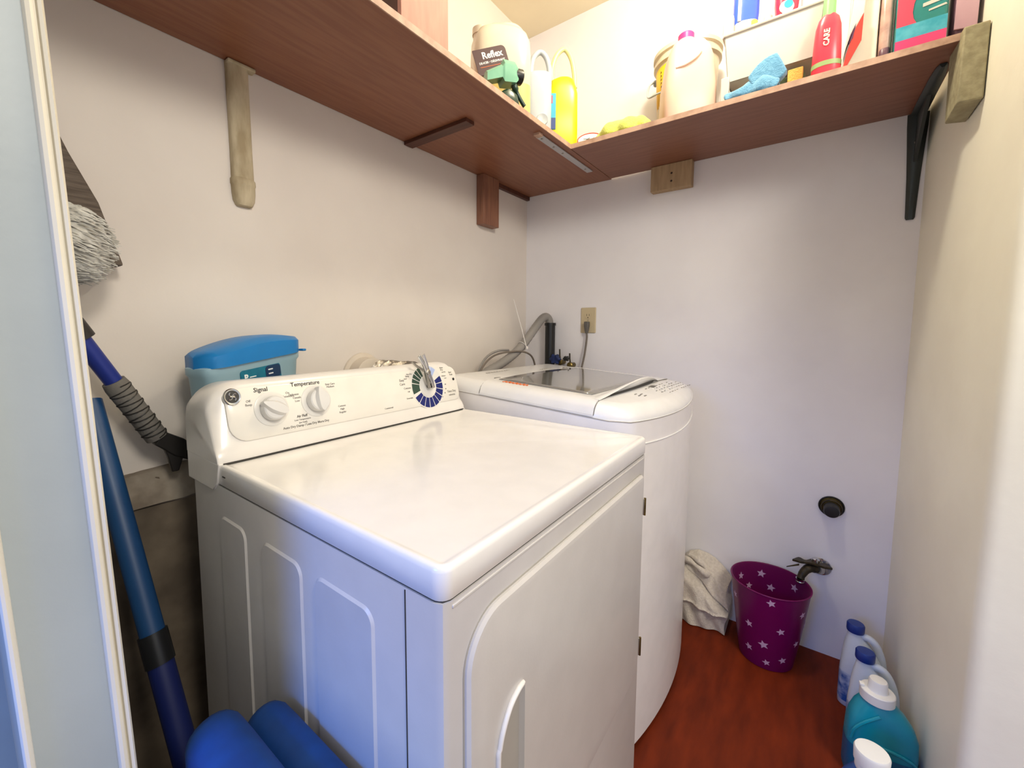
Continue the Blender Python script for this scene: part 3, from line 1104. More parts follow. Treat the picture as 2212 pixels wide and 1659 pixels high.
tdir = Vector((-.75, .08, -.56)).normalized()
uu = tdir.orthogonal().normalized()
vv = tdir.cross(uu)
obj('loop', MB().tube([hc + (uu * math.cos(a) + vv * math.sin(a)) * .0215 for a in [2 * PI * k / 24 for k in range(24)]], .0016, n=8, wrap=True), 'tie_white', p)
obj('head', MB().box(-.236, -.226, -.152, -.144, 1.065, 1.078), 'tie_white', p, bevel=.001)
f = MB()
f.rings([[(-.2345, -.1485, 1.07), (-.2285, -.1485, 1.07), (-.2285, -.147, 1.07), (-.2345, -.147, 1.07)], [(-.268, -.142, 1.16), (-.264, -.142, 1.16), (-.264, -.1405, 1.16), (-.268, -.1405, 1.16)], [(-.318, -.132, 1.285), (-.315, -.132, 1.285), (-.315, -.131, 1.285), (-.318, -.131, 1.285)]])
obj('tail', f, 'tie_white', p)

AXX = Matrix.Rotation(-PI / 2, 4, 'Y')      # lathe axis +z -> -x
for k, (y, z, hy, lab) in enumerate([(-.218, 1.012, -.200, 'water valve with a blue lobed handle right beside the black standpipe'),
                                    (-.270, 1.000, -.262, 'brass water valve with a black knob, farther from the standpipe')]):
    v = thing('water_valve', lab, 'valve', (-.02, y, z - .03))
    obj('body', MB().lathe([(.012, .001), (.012, .03), (.015, .032), (.015, .044), (.010, .048)], (0, y, z - .015), mx=AXX, n=16), 'brass', v)
    obj('spout', MB().tube([(-.034, y, z - .014), (-.036, y, z - .05), (-.036, y, z - .12)], .010, n=14), 'brass' if k else 'zinc', v)
    obj('stem', MB().tube([(-.036, y, z - .012), (-.044, y, z + .018), (-.046, y, z + (.048 if k == 0 else .042))], .0035, n=8), 'brass_dark', v)
    f = MB()
    ring0, ring1 = [], []
    for i in range(36):
        a = 2 * PI * i / 36
        r = (.0285 if k == 0 else .0145) * (1 + .16 * math.cos(6 * a))
        ring0.append((-.050 - (.004 if k == 0 else .008), hy + r * math.cos(a), z + r * math.sin(a) * .85 + (.0 if k == 0 else .018)))
        ring1.append((-.064 - (.004 if k == 0 else .012), hy + r * .8 * math.cos(a), z + r * .8 * math.sin(a) * .85 + (.0 if k == 0 else .018)))
    f.rings([ring0, ring1])
    obj('handle', f, 'valve_blue' if k == 0 else 'black_plastic', v, bevel=.0015)

o_ = thing('wall_outlet', 'almond duplex wall outlet on the right-hand wall above the washer', 'outlet', (0, -.340, 1.196))
o1 = rrect(.073, .117, .004)
o2 = rrect(.067, .111, .003)
obj('cover_plate', MB().rings([[(-.0005, -.340 + u, 1.196 + v) for u, v in o1], [(-.003, -.340 + u, 1.196 + v) for u, v in o1], [(-.006, -.340 + u, 1.196 + v) for u, v in o2]]), 'outlet_almond', o_)
for dz in (.021, -.021):
    fc = obj('socket', MB().prism(rrect(.032, .027, .010), lambda u, v: (-.005, -.340 + u, 1.196 + dz + v), lambda u, v: (-.0078, -.340 + u, 1.196 + dz + v)), 'outlet_almond', o_)
    f = MB()
    f.box(-.0082, -.0075, -.3348, -.3330, 1.196 + dz - .001, 1.196 + dz + .008)
    f.box(-.0082, -.0075, -.3470, -.3452, 1.196 + dz - .001, 1.196 + dz + .008)
    f.lathe([(.0024, .0075), (.0024, .0082)], (0, -.340, 1.196 + dz - .008), mx=AXX, n=10)
    obj('slots', f, 'outlet_slot', fc)
obj('screw', MB().lathe([(.003, .0058), (.002, .0068)], (0, -.340, 1.196), mx=AXX, n=10), 'steel', o_)
p = thing('power_plug', 'grey plug and cord in the lower socket of the almond outlet', 'plug', (-.02, -.341, 1.14))
f = MB()
rings = []
for z, w_, d_ in [(1.190, .019, .020), (1.188, .023, .024), (1.170, .022, .024), (1.150, .017, .018), (1.136, .012, .013)]:
    rings.append([(-.0205 + y, -.341 + x, z) for x, y, _ in sup(w_, d_, 4, z, k=20)])
obj('plug_body', MB().rings(rings), 'cord_grey', p, smooth=50)
obj('cord', MB().tube(spline([(-.0205, -.341, 1.14), (-.021, -.342, 1.11), (-.027, -.336, 1.04), (-.036, -.326, .97), (-.05, -.31, .85), (-.06, -.30, .6)], 8), .0045, n=10), 'cord_taupe', p)

# ================================================================== RIGHT-HAND WALL, LOW
p = thing('pipe_plug', 'black plugged pipe stub with brass rings on the right-hand wall above the spigot', 'pipe', (0, -1.247, .51))
AX2 = Matrix.Rotation(-PI / 2 - .10, 4, 'Y')
obj('escutcheon', MB().lathe([(.0335, 0), (.0335, .004), (.030, .007), (.030, .003)], (-.001, -1.247, .545), mx=AXX, n=36), 'brass', p)
obj('ring', MB().tube([(-.008, -1.247 + .034 * math.cos(a), .545 + .034 * math.sin(a)) for a in [2 * PI * k / 32 for k in range(32)]], .0022, n=8, wrap=True), 'black_rubber', p)
obj('ring', MB().tube([(-.020, -1.247 + .027 * math.cos(a), .543 + .027 * math.sin(a)) for a in [2 * PI * k / 32 for k in range(32)]], .0026, n=8, wrap=True), 'brass_dark', p)
obj('pipe_stub', MB().lathe([(.022, 0), (.022, .030)], (0, -1.247, .545), mx=AX2, n=28), 'brass', p)
obj('cap', MB().lathe([(.022, .020), (.0225, .046), (.020, .052), (.012, .054), (0, .054)], (0, -1.247, .545), mx=AX2, n=28), 'black_rubber', p)

p = thing('water_spigot', 'tarnished brass water spigot with wing handle over the purple bin', 'faucet', (0, -1.23, .30))
obj('wall_flange', MB().lathe([(.030, .001), (.028, .004), (.012, .006)], (0, -1.232, .318), mx=AXX, n=32), 'chrome', p)
obj('pipe', MB().tube([(0, -1.232, .318), (-.040, -1.230, .320), (-.052, -1.222, .326)], [.0115, .0115, .012], n=16), 'steel', p)
obj('valve_body', MB().tube(spline([(-.040, -1.226, .322), (-.055, -1.205, .330), (-.066, -1.190, .322), (-.075, -1.180, .306), (-.080, -1.176, .292)], 5), [.012, .013, .014, .016, .016, .0155, .015, .015, .014, .014, .013, .013, .0125, .0125, .012, .012, .011, .011, .011, .011, .011], n=16), 'brass_dark', p)
obj('hose_thread', MB().lathe([(.0135, 0), (.0135, -.006), (.0125, -.008), (.0135, -.010), (.0135, -.014), (.010, -.015)], (-.0805, -1.1755, .292), n=20), 'chrome', p)
# winged handle
f = MB()
rings = []
for i in range(21):
    u = -1 + i / 10
    hw = (.010 + .009 * math.cos(u * PI * 1.5) ** 2) * (1 - abs(u) ** 6 * .8)
    c = Vector((-.060 - .012 * u * -1 * .5, -1.205 - .055 * u, .352 + .002 * math.cos(u * 9) - .006 * abs(u)))
    rings.append([c + Vector((hw, 0, -.003)), c + Vector((hw, 0, .003)), c + Vector((-hw, 0, .004)), c + Vector((-hw, 0, -.004))])
obj('handle', f.rings(rings), 'brass_dark', p, bevel=.0015)
obj('handle_tip', MB().rings([[Vector((-.075, -1.170, .338)) + q for q in (Vector((.008, 0, 0)), Vector((0, 0, .004)), Vector((-.008, 0, 0)), Vector((0, 0, -.004)))],
                              [Vector((-.084, -1.135, .322)) + q for q in (Vector((.003, 0, 0)), Vector((0, 0, .002)), Vector((-.003, 0, 0)), Vector((0, 0, -.002)))]]), 'brass_dark', p)
obj('stem', MB().tube([(-.055, -1.205, .33), (-.056, -1.206, .352)], .006, n=12), 'brass', p)
obj('handle_nut', MB().lathe([(.0105, 0), (.012, .004), (.0115, .012), (.007, .015), (0, .015)], (-.058, -1.214, .354), n=16), 'chrome', p)

# ================================================================== BIN
BC = Vector((-.134, -1.092, 0))
b = thing('waste_bin', 'translucent purple plastic bin with white stars on the floor by the right-hand wall', 'bin', (BC.x, BC.y, 0))


def bin_r(z):
    return .080 + (.1165 - .080) * (z / .280) ** .9


f = MB()
zz = [0.002, .01, .05, .10, .15, .20, .25, .275, .280]
outer = [(bin_r(z), z) for z in zz]
inner = [(bin_r(z) - .003, z + (.004 if z < .01 else 0)) for z in reversed(zz)]
f.lathe([(.001, .001)] + outer + inner + [(.001, .006)], BC, n=56)
obj('body', f, 'bin_purple', b, smooth=50)
obj('rim', MB().tube([BC + Vector((.1170 * math.cos(a), .1170 * math.sin(a), .280)) for a in [2 * PI * k / 56 for k in range(56)]], .0024, n=8, wrap=True), 'bin_purple', b)


def star(f, a, z, R, rot, inside):
    cs = Vector((math.cos(a), math.sin(a), 0))
    tg = Vector((-math.sin(a), math.cos(a), 0))
    rows = []
    for off in ((-.0036, -.0042) if inside else (.0004, .0010)):
        row = []
        for k in range(10):
            rr_ = R if k % 2 == 0 else R * .45
            t_ = rot + PI / 2 + k * PI / 5
            du, dv = rr_ * math.cos(t_), rr_ * math.sin(t_)
            zq = max(.004, min(.276, z + dv))
            rad = bin_r(zq) + off
            aa = a + du / rad
            row.append(BC + Vector((rad * math.cos(aa), rad * math.sin(aa), zq)))
        rows.append(row)
    f.rings(rows)


f = MB()
# on the far inner wall
for deg, z, r_ in [(58, .235, .0135), (17, .243, .0150), (40, .196, .0125), (0, .200, .0145), (-40, .236, .0145), (-64, .20, .012), (75, .18, .012)]:
    star(f, math.radians(deg), z, r_, .15, True)
# on the near outer wall
for deg, z, r_ in [(186, .258, .014), (152, .15, .013), (204, .16, .013), (178, .095, .016), (150, .06, .013), (215, .05, .013), (185, .030, .012), (120, .22, .013), (240, .22, .013), (262, .17, .012), (240, .11, .012)]:
    star(f, math.radians(deg), z, r_, .3, False)
obj('star_print', f, 'star_white', b, smooth=0)

# ================================================================== TOWEL
top_pts = [(-.790, .215), (-.812, .238), (-.845, .252), (-.880, .247), (-.905, .236), (-.935, .212), (-.965, .178), (-.985, .150)]


def towel_top(y):
    for (y0, z0), (y1, z1) in zip(top_pts, top_pts[1:]):
        if y1 <= y <= y0:
            return z0 + (z1 - z0) * (y - y0) / (y1 - y0)
    return top_pts[-1][1]


def towel_pt(u, v):
    y = -.790 - .175 * u + .006 * math.sin(v * 9)
    zt = towel_top(max(-.985, min(-.790, y)))
    z = zt * (1 - v) + .004
    d = .050 + .040 * math.sin(min(1, v * 2.2) * PI / 2)
    # diagonal crease and folded hems
    cz = .215 - (y + .80) * -.75
    cr = z - cz
    d += .022 * (1 / (1 + math.exp(cr * 160)))
    d -= .016 * math.exp(-(cr / .006) ** 2)
    hem = .088 - .015 * u
    d += .018 / (1 + math.exp(-(z - hem) * 500)) * (1 if z < cz else .0) * .9
    d += .006 * math.exp(-((z - hem - .010) / .0035) ** 2)
    d += .010 * math.sin(u * 7 + v * 5) + .004 * math.sin(u * 19 - v * 11)
    d *= min(1, .35 + 4 * v)
    return (-.010 - d, y, z)


f = MB()
n1, n2 = 56, 64
g = [[towel_pt(i / n1, j / n2) for j in range(n2 + 1)] for i in range(n1 + 1)]
f.grid(n1, n2, lambda u, v: towel_pt(u, v))
bnd = [(i, 0) for i in range(n1 + 1)] + [(n1, j) for j in range(1, n2 + 1)] + [(i, n2) for i in range(n1 - 1, -1, -1)] + [(0, j) for j in range(n2 - 1, 0, -1)]
f.rings([[g[i][j] for i, j in bnd], [(-.006, g[i][j][1], g[i][j][2]) for i, j in bnd]], cap0=False, cap1=True)
bmesh.ops.remove_doubles(f.bm, verts=f.bm.verts[:], dist=1e-5)
tw = thing('towel', 'crumpled cream terry towel between the washer and the purple bin', 'towel', (-.06, -.88, 0))
obj('cloth', f, 'towel', tw, smooth=60)
f = MB()
pts = spline([(-.070, -.800, .232), (-.088, -.830, .236), (-.098, -.862, .224), (-.092, -.893, .206), (-.080, -.880, .228), (-.074, -.850, .245), (-.062, -.820, .248)], 6)
f.tube(pts, [.010 + .003 * math.sin(i * .5) for i in range(len(pts))], n=12)
obj('rolled_fold', f, 'towel', tw, smooth=60)


# ================================================================== BOTTLES ON THE FLOOR
def bleach(loc, rot, label):
    r = thing('bleach_bottle', label, 'bottle', loc, rot, None)
    rings = [sup(w_, d_, n_, z, ox, 0, 36) for z, w_, d_, n_, ox in [(0, .098, .072, 4, 0), (.004, .104, .078, 4, 0), (.115, .104, .078, 4, 0), (.140, .100, .075, 3.4, 0), (.170, .084, .064, 2.8, -.006),
                                                                (.195, .062, .052, 2.4, -.014), (.215, .042, .040, 2, -.020), (.228, .034, .034, 2, -.022), (.240, .032, .032, 2, -.022)]]
    bo = obj('body', MB().rings(rings), 'bleach_white', r, local=True, smooth=60)
    obj('handle', MB().tube(spline([(-.010, 0, .222), (.012, 0, .222), (.028, 0, .205), (.040, 0, .170), (.044, 0, .135), (.040, 0, .105)], 5), [.010] * 26, n=12), 'bleach_white', r, local=True, smooth=60)
    obj('cap', MB().lathe([(.0205, .232), (.0215, .236), (.0215, .254), (.019, .258), (.004, .2585)], (-.022, 0, 0), n=28), 'cap_navy', r, local=True)
    o1 = [(x, y, z) for x, y, z in sup(.1055, .0795, 4, .018)]
    obj('label', MB().rings([o1, [(x, y, .110) for x, y, _ in o1]], cap0=False, cap1=False), 'label_blue', r, local=True)
    return r


bleach((-.200, -1.338, 0), -PI / 2 - .1, 'white bleach bottle with navy cap, farthest back against the right-hand wall')
bleach((-.335, -1.350, 0), -PI / 2 - .15, 'white bleach bottle with navy cap, just behind the teal bottle')


def detergent(loc, rot, label, m_body, m_label, cap=0):
    r = thing('detergent_bottle', label, 'bottle', loc, rot)
    rings = [sup(w_, d_, n_, z, ox, 0, 40) for z, w_, d_, n_, ox in [(0, .130, .074, 3.6, 0), (.005, .138, .082, 3.6, 0), (.100, .138, .082, 3.6, 0), (.140, .136, .080, 3.2, 0), (.165, .124, .076, 2.8, -.002),
                                                                (.190, .100, .068, 2.5, -.006), (.208, .072, .056, 2.2, -.010), (.220, .052, .048, 2, -.012), (.228, .046, .046, 2, -.012)]]
    bo = obj('body', MB().rings(rings), m_body, r, local=True, smooth=60)
    obj('shoulder_rib', MB().tube(spline([(-.064, -.034, .110), (-.058, -.038, .140), (-.040, -.040, .168), (-.012, -.036, .192)], 5), .004, n=8), m_body, r, local=True)
    obj('shoulder_rib', MB().tube(spline([(.064, -.034, .085), (.050, -.041, .105), (.020, -.0425, .115), (-.020, -.0425, .118)], 5), .004, n=8), m_body, r, local=True)
    o1 = sup(.1395, .0835, 3.6, .012)
    obj('label', MB().rings([o1, [(x, y, .092) for x, y, _ in o1]], cap0=False, cap1=False), m_label, r, local=True)
    if cap == 0:
        c = obj('cap', MB().lathe([(.032, .212), (.0345, .214), (.0345, .236), (.033, .238), (.0205, .239), (.0195, .243), (.0185, .262), (.0165, .266), (.002, .2665)], (-.012, 0, 0), n=36), 'cap_white', r, local=True, smooth=35)
        obj('cap_tab', MB().box(-.048, -.038, -.006, .006, .238, .245), 'cap_white', c, local=True, bevel=.0015)
    else:
        c = obj('cap', MB().lathe([(.028, .208), (.028, .216), (.025, .218), (.0265, .222), (.0265, .232), (.025, .236), (.029, .238), (.030, .262), (.028, .266), (.004, .267)], (-.012, 0, 0), n=36), 'cap_white', r, local=True, smooth=35)
    return r


detergent((-.455, -1.355, 0), -PI / 2 + .12, 'teal detergent bottle with a stepped white cap on the floor by the front wall', 'teal_bottle', 'teal_deep', 0)
detergent((-.715, -1.322, 0), -PI / 2 + .02, 'dark blue detergent bottle with white cap, nearest the viewer in the row', 'navy_bottle', 'teal_deep', 1)

# ================================================================== LEFT CORNER
random.seed(21)
b = thing('wall_brush', 'long brown-bristled broom head leaning on the back wall behind the grey brush', 'broom', (-1.70, -.04, 1.28))
f = MB()
P2 = [(-1.755, 1.62), (-1.706, 1.490), (-1.668, 1.406), (-1.636, 1.288), (-1.652, 1.286), (-1.71, 1.340), (-1.775, 1.40)]
f.prism(P2, lambda u, v: (u, -.012, v), lambda u, v: (u, -.052, v))
obj('bristles', f, 'brush_brown', b, bevel=.004)
obj('stick', MB().tube([(-1.765, -.03, 1.50), (-1.775, -.06, .0)], .011, n=14), 'wood_dark', b)
b = thing('round_brush', 'round grey bristle brush hanging beside the end of the left partition', 'brush', (-1.715, -.12, 1.25))
bc = Vector((-1.722, -.115, 1.312))
obj('core', MB().lathe([(0.001, -.068), (.028, -.062), (.046, -.040), (.054, 0), (.046, .040), (.028, .062), (.001, .068)], bc, n=24), 'bristle', b, smooth=80)
f = MB()
for i in range(900):
    a, cz = random.uniform(0, 2 * PI), random.uniform(-1, 1)
    s_ = math.sqrt(1 - cz * cz)
    nrm = Vector((s_ * math.cos(a), s_ * math.sin(a), cz))
    p0 = bc + Vector((nrm.x * .053, nrm.y * .053, nrm.z * .066))
    tg = (Vector((.9, -.1, -.32 + random.uniform(-.25, .25))) + nrm * .06)
    tg.normalize()
    L_ = random.uniform(.014, .030)
    f.tube([p0 - tg * L_ * .5, p0 + nrm * .004, p0 + tg * L_ * .5 + nrm * .001], [.0014, .0014, .0008], n=4)
br = obj('bristles', f, 'bristle', b, smooth=80)
br['kind'] = 'stuff'
obj('stick', MB().tube([(-1.745, -.10, 1.33), (-1.812, -.07, 1.60)], .009, n=12), 'black_plastic', b)

s = thing('snow_brush', 'blue snow brush with grey foam grip and black ice scraper leaning beside the dryer', 'snow brush', (-1.60, -.08, .86))
A_, B_, C_ = Vector((-1.780, -.10, 1.262)), Vector((-1.668, -.078, 1.050)), Vector((-1.605, -.070, .930))
obj('shaft', MB().tube([A_, B_], .0155, n=20), 'shaft_blue', s)
obj('collar', MB().tube([Vector((-1.728, -.090, 1.172)), Vector((-1.712, -.087, 1.143))], .0195, n=20), 'scraper_black', s)
g_ = obj('grip', MB().tube([B_ + (B_ - C_) * .06, B_ + (C_ - B_) * .03, B_ + (C_ - B_) * .5, C_], [.0195, .0215, .0205, .0205], n=24), 'foam_grey', s)
ax = (C_ - B_).normalized()
e1 = ax.cross(Vector((0, 1, 0))).normalized()
e2 = ax.cross(e1).normalized()
f = MB()
pts = []
N_ = 120
for i in range(N_ + 1):
    t_ = i / N_
    ph = -PI * .5 + PI * .48 * math.sin(2 * PI * 6.5 * t_)
    cpt = B_ + (C_ - B_) * (.02 + .96 * t_)
    d1 = e1 * math.cos(ph + PI / 2) + e2 * math.sin(ph + PI / 2) * (1 if (e2.y < 0) else -1) * 1
    front = e2 if e2.y < 0 else -e2
    pts.append(cpt + (e1 * math.sin(ph + PI / 2) + front * math.cos(ph + PI / 2) * 1) * .0213)
f.tube(pts, .0013, n=6)
obj('cord_lacing', f, 'scraper_black', g_)
f = MB()
rings = []
for t_, w_, dd in [(0, .032, .030), (.018, .034, .026), (.045, .040, .020), (.075, .030, .016), (.105, .030, .012), (.125, .034, .009)]:
    cpt = C_ + Vector((.62, .0, -.42)).normalized() * t_ + Vector((0, 0, -.010 * (t_ / .1) ** 1.0))
    up_ = Vector((.45, 0, .75)).normalized()
    rings.append([cpt + up_ * (w_ / 2) + Vector((0, dd / 2, 0)), cpt + up_ * (w_ / 2) - Vector((0, dd / 2, 0)), cpt - up_ * (w_ / 2) - Vector((0, dd / 2, 0)), cpt - up_ * (w_ / 2) + Vector((0, dd / 2, 0))])
obj('scraper_head', f.rings(rings), 'scraper_black', s, bevel=.003)
f = MB()
f.rings([[(-1.602, -.080, .925), (-1.572, -.080, .912), (-1.572, -.062, .912), (-1.602, -.062, .925)], [(-1.590, -.078, .885), (-1.560, -.078, .880), (-1.560, -.064, .880), (-1.590, -.064, .885)], [(-1.583, -.076, .848), (-1.570, -.076, .848), (-1.570, -.066, .848), (-1.583, -.066, .848)]])
obj('scraper_prong', f, 'scraper_black', s, bevel=.002)

p = thing('blue_pole', 'blue telescopic pole with a dark joint standing between the partition and the dryer', 'pole', (-1.64, -.5, 0))
T0, T1 = Vector((-1.706, -.060, 1.02)), Vector((-1.634, -.51, .02))
lerp = lambda t_: T0 + (T1 - T0) * t_
obj('upper_tube', MB().tube([lerp(0), lerp(.42)], .0195, n=20), 'pole_blue', p)
obj('joint', MB().tube([lerp(.41), lerp(.46)], .023, n=20), 'black_plastic', p)
obj('lower_tube', MB().tube([lerp(.45), lerp(1)], .0205, n=20), 'pole_navy', p)

# folded foam mat on edge between the pole and the dryer
m_ = thing('foam_mat', 'bright blue folded foam mat standing on edge against the dryer side', 'mat', (-1.67, -.85, 0))


def mat_leaf(xc, w_, ztop_, y0, y1):
    f = MB()
    rings = []
    for i in range(7):
        a = PI / 2 * i / 6
        e = .03 * (1 - math.sin(a))
        rings.append((y0 + .03 - .03 * math.cos(PI / 2 - a) - 0 if False else y0 - .03 + .03 * math.cos(a), e))
    rings = rings[::-1]
    out = []
    for yy, e in [(y0, .014), (y0 - .006, .006), (y0 - .018, .001), (y0 - .05, 0), ((y0 + y1) / 2, 0), (y1, 0)]:
        h = w_ / 2 - e * .6
        ring = [(xc - h, yy, 0.0), (xc - h, yy, ztop_ - w_ / 2)]
        for k in range(1, 10):
            a = PI - PI * k / 10
            ring.append((xc + h * math.cos(a), yy, ztop_ - w_ / 2 + (w_ / 2 - e) * math.sin(a)))
        ring += [(xc + h, yy, ztop_ - w_ / 2), (xc + h, yy, 0.0)]
        out.append(ring)
    return f.rings(out)


obj('leaf', mat_leaf(-1.626, .064, .622, -.555, -1.02), 'foam_blue', m_, smooth=60)
obj('leaf', mat_leaf(-1.695, .070, .662, -.560, -1.02), 'foam_blue', m_, smooth=60)

# ================================================================== THINGS ON THE LONG SHELF
b = thing('wooden_box', 'tall pinkish wooden box on the long shelf, its left side coloured brown for shade', 'box', (-1.115, -.24, ZT))
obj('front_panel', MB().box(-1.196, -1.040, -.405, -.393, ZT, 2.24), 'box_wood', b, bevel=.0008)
obj('side_panel', MB().box(-1.196, -1.184, -.393, -.03, ZT, 2.24), 'wood_dark', b, bevel=.0008)  # darker wood colour stands in for the shade on this side
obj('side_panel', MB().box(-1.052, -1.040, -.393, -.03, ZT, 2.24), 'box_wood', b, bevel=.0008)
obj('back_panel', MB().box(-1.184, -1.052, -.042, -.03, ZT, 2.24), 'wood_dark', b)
FV = math.radians(-52)

j = thing('washer_fluid_jug', 'large translucent cream jug with tan liquid and a brown de-icer label on the long shelf', 'jug', (-.690, -.318, ZT), math.radians(-38))
rings = [sup(w_, d_, n_, z, ox, 0, 44) for z, w_, d_, n_, ox in [(0, .176, .110, 4.5, 0), (.006, .186, .118, 4.5, 0), (.200, .186, .118, 4.5, 0), (.245, .182, .114, 4, 0), (.272, .160, .100, 3.2, .004), (.286, .118, .080, 3, .010), (.292, .070, .050, 2.6, .014)]]
obj('body', MB().rings(rings), 'jug_clear', j, local=True, smooth=60)
obj('liquid', MB().rings([sup(.1866, .1186, 4.5, z, 0, 0, 44) for z in (.006, .108)], cap0=False, cap1=False), 'liquid_tan', j, local=True)
obj('neck', MB().lathe([(.022, .235), (.022, .262), (.0245, .262), (.0245, .282), (.020, .285)], (-.068, 0, 0), n=28), 'jug_clear', j, local=True)
obj('handle_web', MB().tube(spline([(-.045, 0, .262), (-.02, 0, .282), (.02, 0, .300), (.055, 0, .296), (.080, 0, .262), (.088, 0, .2)], 6), .016, n=14), 'jug_clear', j, local=True, smooth=60)
LX = frame((-.046, -.0605, .158), (1, 0, .34), (-.3, 0, 1))
lb = obj('label', MB().prism(rrect(.108, .074, .008, rs=[.014, .002, .002, .002]), lambda u, v: LX @ Vector((u, v, -.001)), lambda u, v: LX @ Vector((u, v, .0015))), 'tag_brown', j, local=True, smooth=0)
letters([('Reflex', .006, .016, .027, 0, .0007), ('DE-ICER \u2022 D\u00c9GIVRANT', 0, -.004, .0086, 0, .0002)], LX @ Matrix.Translation((0, 0, .0012)), 'white_ink', lb, local=True)
obj('rule', MB().prism(rrect(.085, .0016, .0005), lambda u, v: LX @ Vector((u, v - .015, .001)), lambda u, v: LX @ Vector((u, v - .015, .002))), 'print_orange', lb, local=True, smooth=0)

sp = thing('spray_bottle', 'green trigger spray bottle with a round black nozzle in front of the cream jug', 'spray bottle', (-.775, -.405, ZT), math.radians(-30))
obj('bottle', MB().rings([sup(.07, .040, 3, 0), sup(.072, .042, 3, .004), sup(.060, .040, 2.6, .028), sup(.030, .030, 2, .040)]), 'bottle_green', sp, local=True, smooth=60)
f = MB()
rings = []
for x, zc, h_, w_ in [(-.072, .066, .030, .030), (-.024, .088, .040, .036), (-.018, .090, .068, .040), (.020, .092, .064, .040), (.028, .090, .040, .034)]:
    rings.append([(x, y, zc + z) for y, z in [(-w_ / 2, -h_ / 2), (w_ / 2, -h_ / 2), (w_ / 2, h_ * .25), (w_ * .2, h_ / 2), (-w_ * .2, h_ / 2), (-w_ / 2, h_ * .25)]])
obj('head', MB().rings(rings), 'trigger_green', sp, local=True, smooth=0)
NXM = Matrix.Rotation(PI / 2, 4, 'Y')
nz = obj('nozzle', MB().lathe([(.014, .015), (.019, .018), (.0215, .028), (.0215, .044), (.018, .047), (.010, .046)], (0, 0, .088), mx=NXM, n=28), 'black_plastic', sp, local=True)
obj('nozzle_ring', MB().lathe([(.0155, .0455), (.0150, .0485), (.0135, .0485), (.013, .046)], (0, 0, .088), mx=NXM, n=28, cap=False), 'zinc', nz, local=True)
obj('nozzle_tip', MB().lathe([(.005, .045), (.004, .050), (0, .050)], (0, 0, .088), mx=NXM, n=14), 'cap_white', nz, local=True)
obj('trigger', MB().tube(spline([(.014, 0, .080), (.022, 0, .060), (.036, 0, .035), (.052, 0, .014), (.058, 0, .008)], 5), [.010] * 8 + [.006] * 13, n=10), 'bottle_green', sp, local=True, smooth=60)

j = thing('bleach_jug', 'slim white plastic jug with a hoop handle between the cream and yellow jugs', 'jug', (-.503, -.352, ZT), math.radians(-52))
obj('body', MB().rings([sup(w_, d_, n_, z, 0, 0, 32) for z, w_, d_, n_ in [(0, .084, .06, 4), (.004, .088, .064, 4), (.205, .088, .064, 4), (.222, .078, .058, 3.4), (.228, .062, .046, 3)]]), 'jug_white', j, local=True, smooth=60)
obj('handle', MB().tube(spline([(-.030, 0, .222), (-.022, 0, .275), (.002, 0, .300), (.024, 0, .285), (.037, 0, .245), (.038, 0, .205)], 6), .009, n=12), 'jug_white', j, local=True, smooth=60)
obj('grip_dimple', MB().lathe([(.021, 0), (.019, .004), (.013, .002), (.0, .0)], (.010, -.0315, .060), mx=AXY, n=24), 'jug_white', j, local=True)

j = thing('washer_fluid_jug', 'bright yellow jug with a pale hoop handle at the inner corner of the shelves', 'jug', (-.392, -.388, ZT), math.radians(-52))
obj('body', MB().rings([sup(w_, d_, n_, z, 0, 0, 36) for z, w_, d_, n_ in [(0, .106, .064, 5), (.004, .110, .068, 5), (.185, .106, .068, 5), (.210, .096, .062, 4)]]), 'liquid_yellow', j, local=True, smooth=60)
obj('shoulder', MB().rings([sup(w_, d_, n_, z, ox, 0, 36) for z, w_, d_, n_, ox in [(.210, .096, .062, 4, 0), (.236, .082, .054, 3, 0), (.246, .054, .040, 2.4, .004)]]), 'liquid_yellow', j, local=True, smooth=60)
obj('handle', MB().tube(spline([(-.036, 0, .220), (-.039, 0, .280), (-.022, 0, .330), (.006, 0, .350), (.030, 0, .320), (.043, 0, .265), (.046, 0, .215)], 6), .0085, n=12), 'jug_lime', j, local=True, smooth=60)
lb = obj('label', MB().box(-.0560, -.0290, -.0355, -.028, .055, .180), 'label_cyan', j, local=True, bevel=.001, label='blue label with a pink patch')
obj('label_patch', MB().box(-.052, -.041, -.0362, -.033, .145, .172), 'label_pink', lb, local=True)
obj('label_patch', MB().box(-.0556, -.0294, -.0360, -.033, .056, .095), 'label_indigo', lb, local=True)

# ================================================================== THINGS ON THE SIDE SHELF
p = thing('paper_disc', 'small white disc with a red rim and black scribbles, by the yellow jug', 'lid', (-.345, -.478, ZT), math.radians(-70))
TM = Matrix.Translation((0, 0, .026)) @ Matrix.Rotation(math.radians(68), 4, 'X') @ Matrix.Scale(.62, 4, (0, 1, 0))
obj('face', MB().lathe([(.042, -.001), (.042, .002), (.001, .002)], mx=TM, n=36), 'paper', p, local=True)
obj('rim', MB().tube([TM @ Vector((.043 * math.cos(a), .043 * math.sin(a), .001)) for a in [2 * PI * k / 36 for k in range(36)]], .0026, n=8, wrap=True), 'red_plastic', p, local=True)
f = MB()
f.tube([TM @ Vector(q) for q in [(-.018, -.012, .003), (.0, .010, .003), (.004, -.014, .003)]], .0008, n=5)
f.tube([TM @ Vector(q) for q in [(-.022, .006, .003), (.006, -.002, .003)]], .0007, n=5)
f.tube([TM @ Vector(q) for q in [(.012, .004, .003), (.022, .006, .003), (.014, -.006, .003), (.024, -.008, .003)]], .0010, n=5)
obj('scribble', f, 'print_dark', p, local=True)


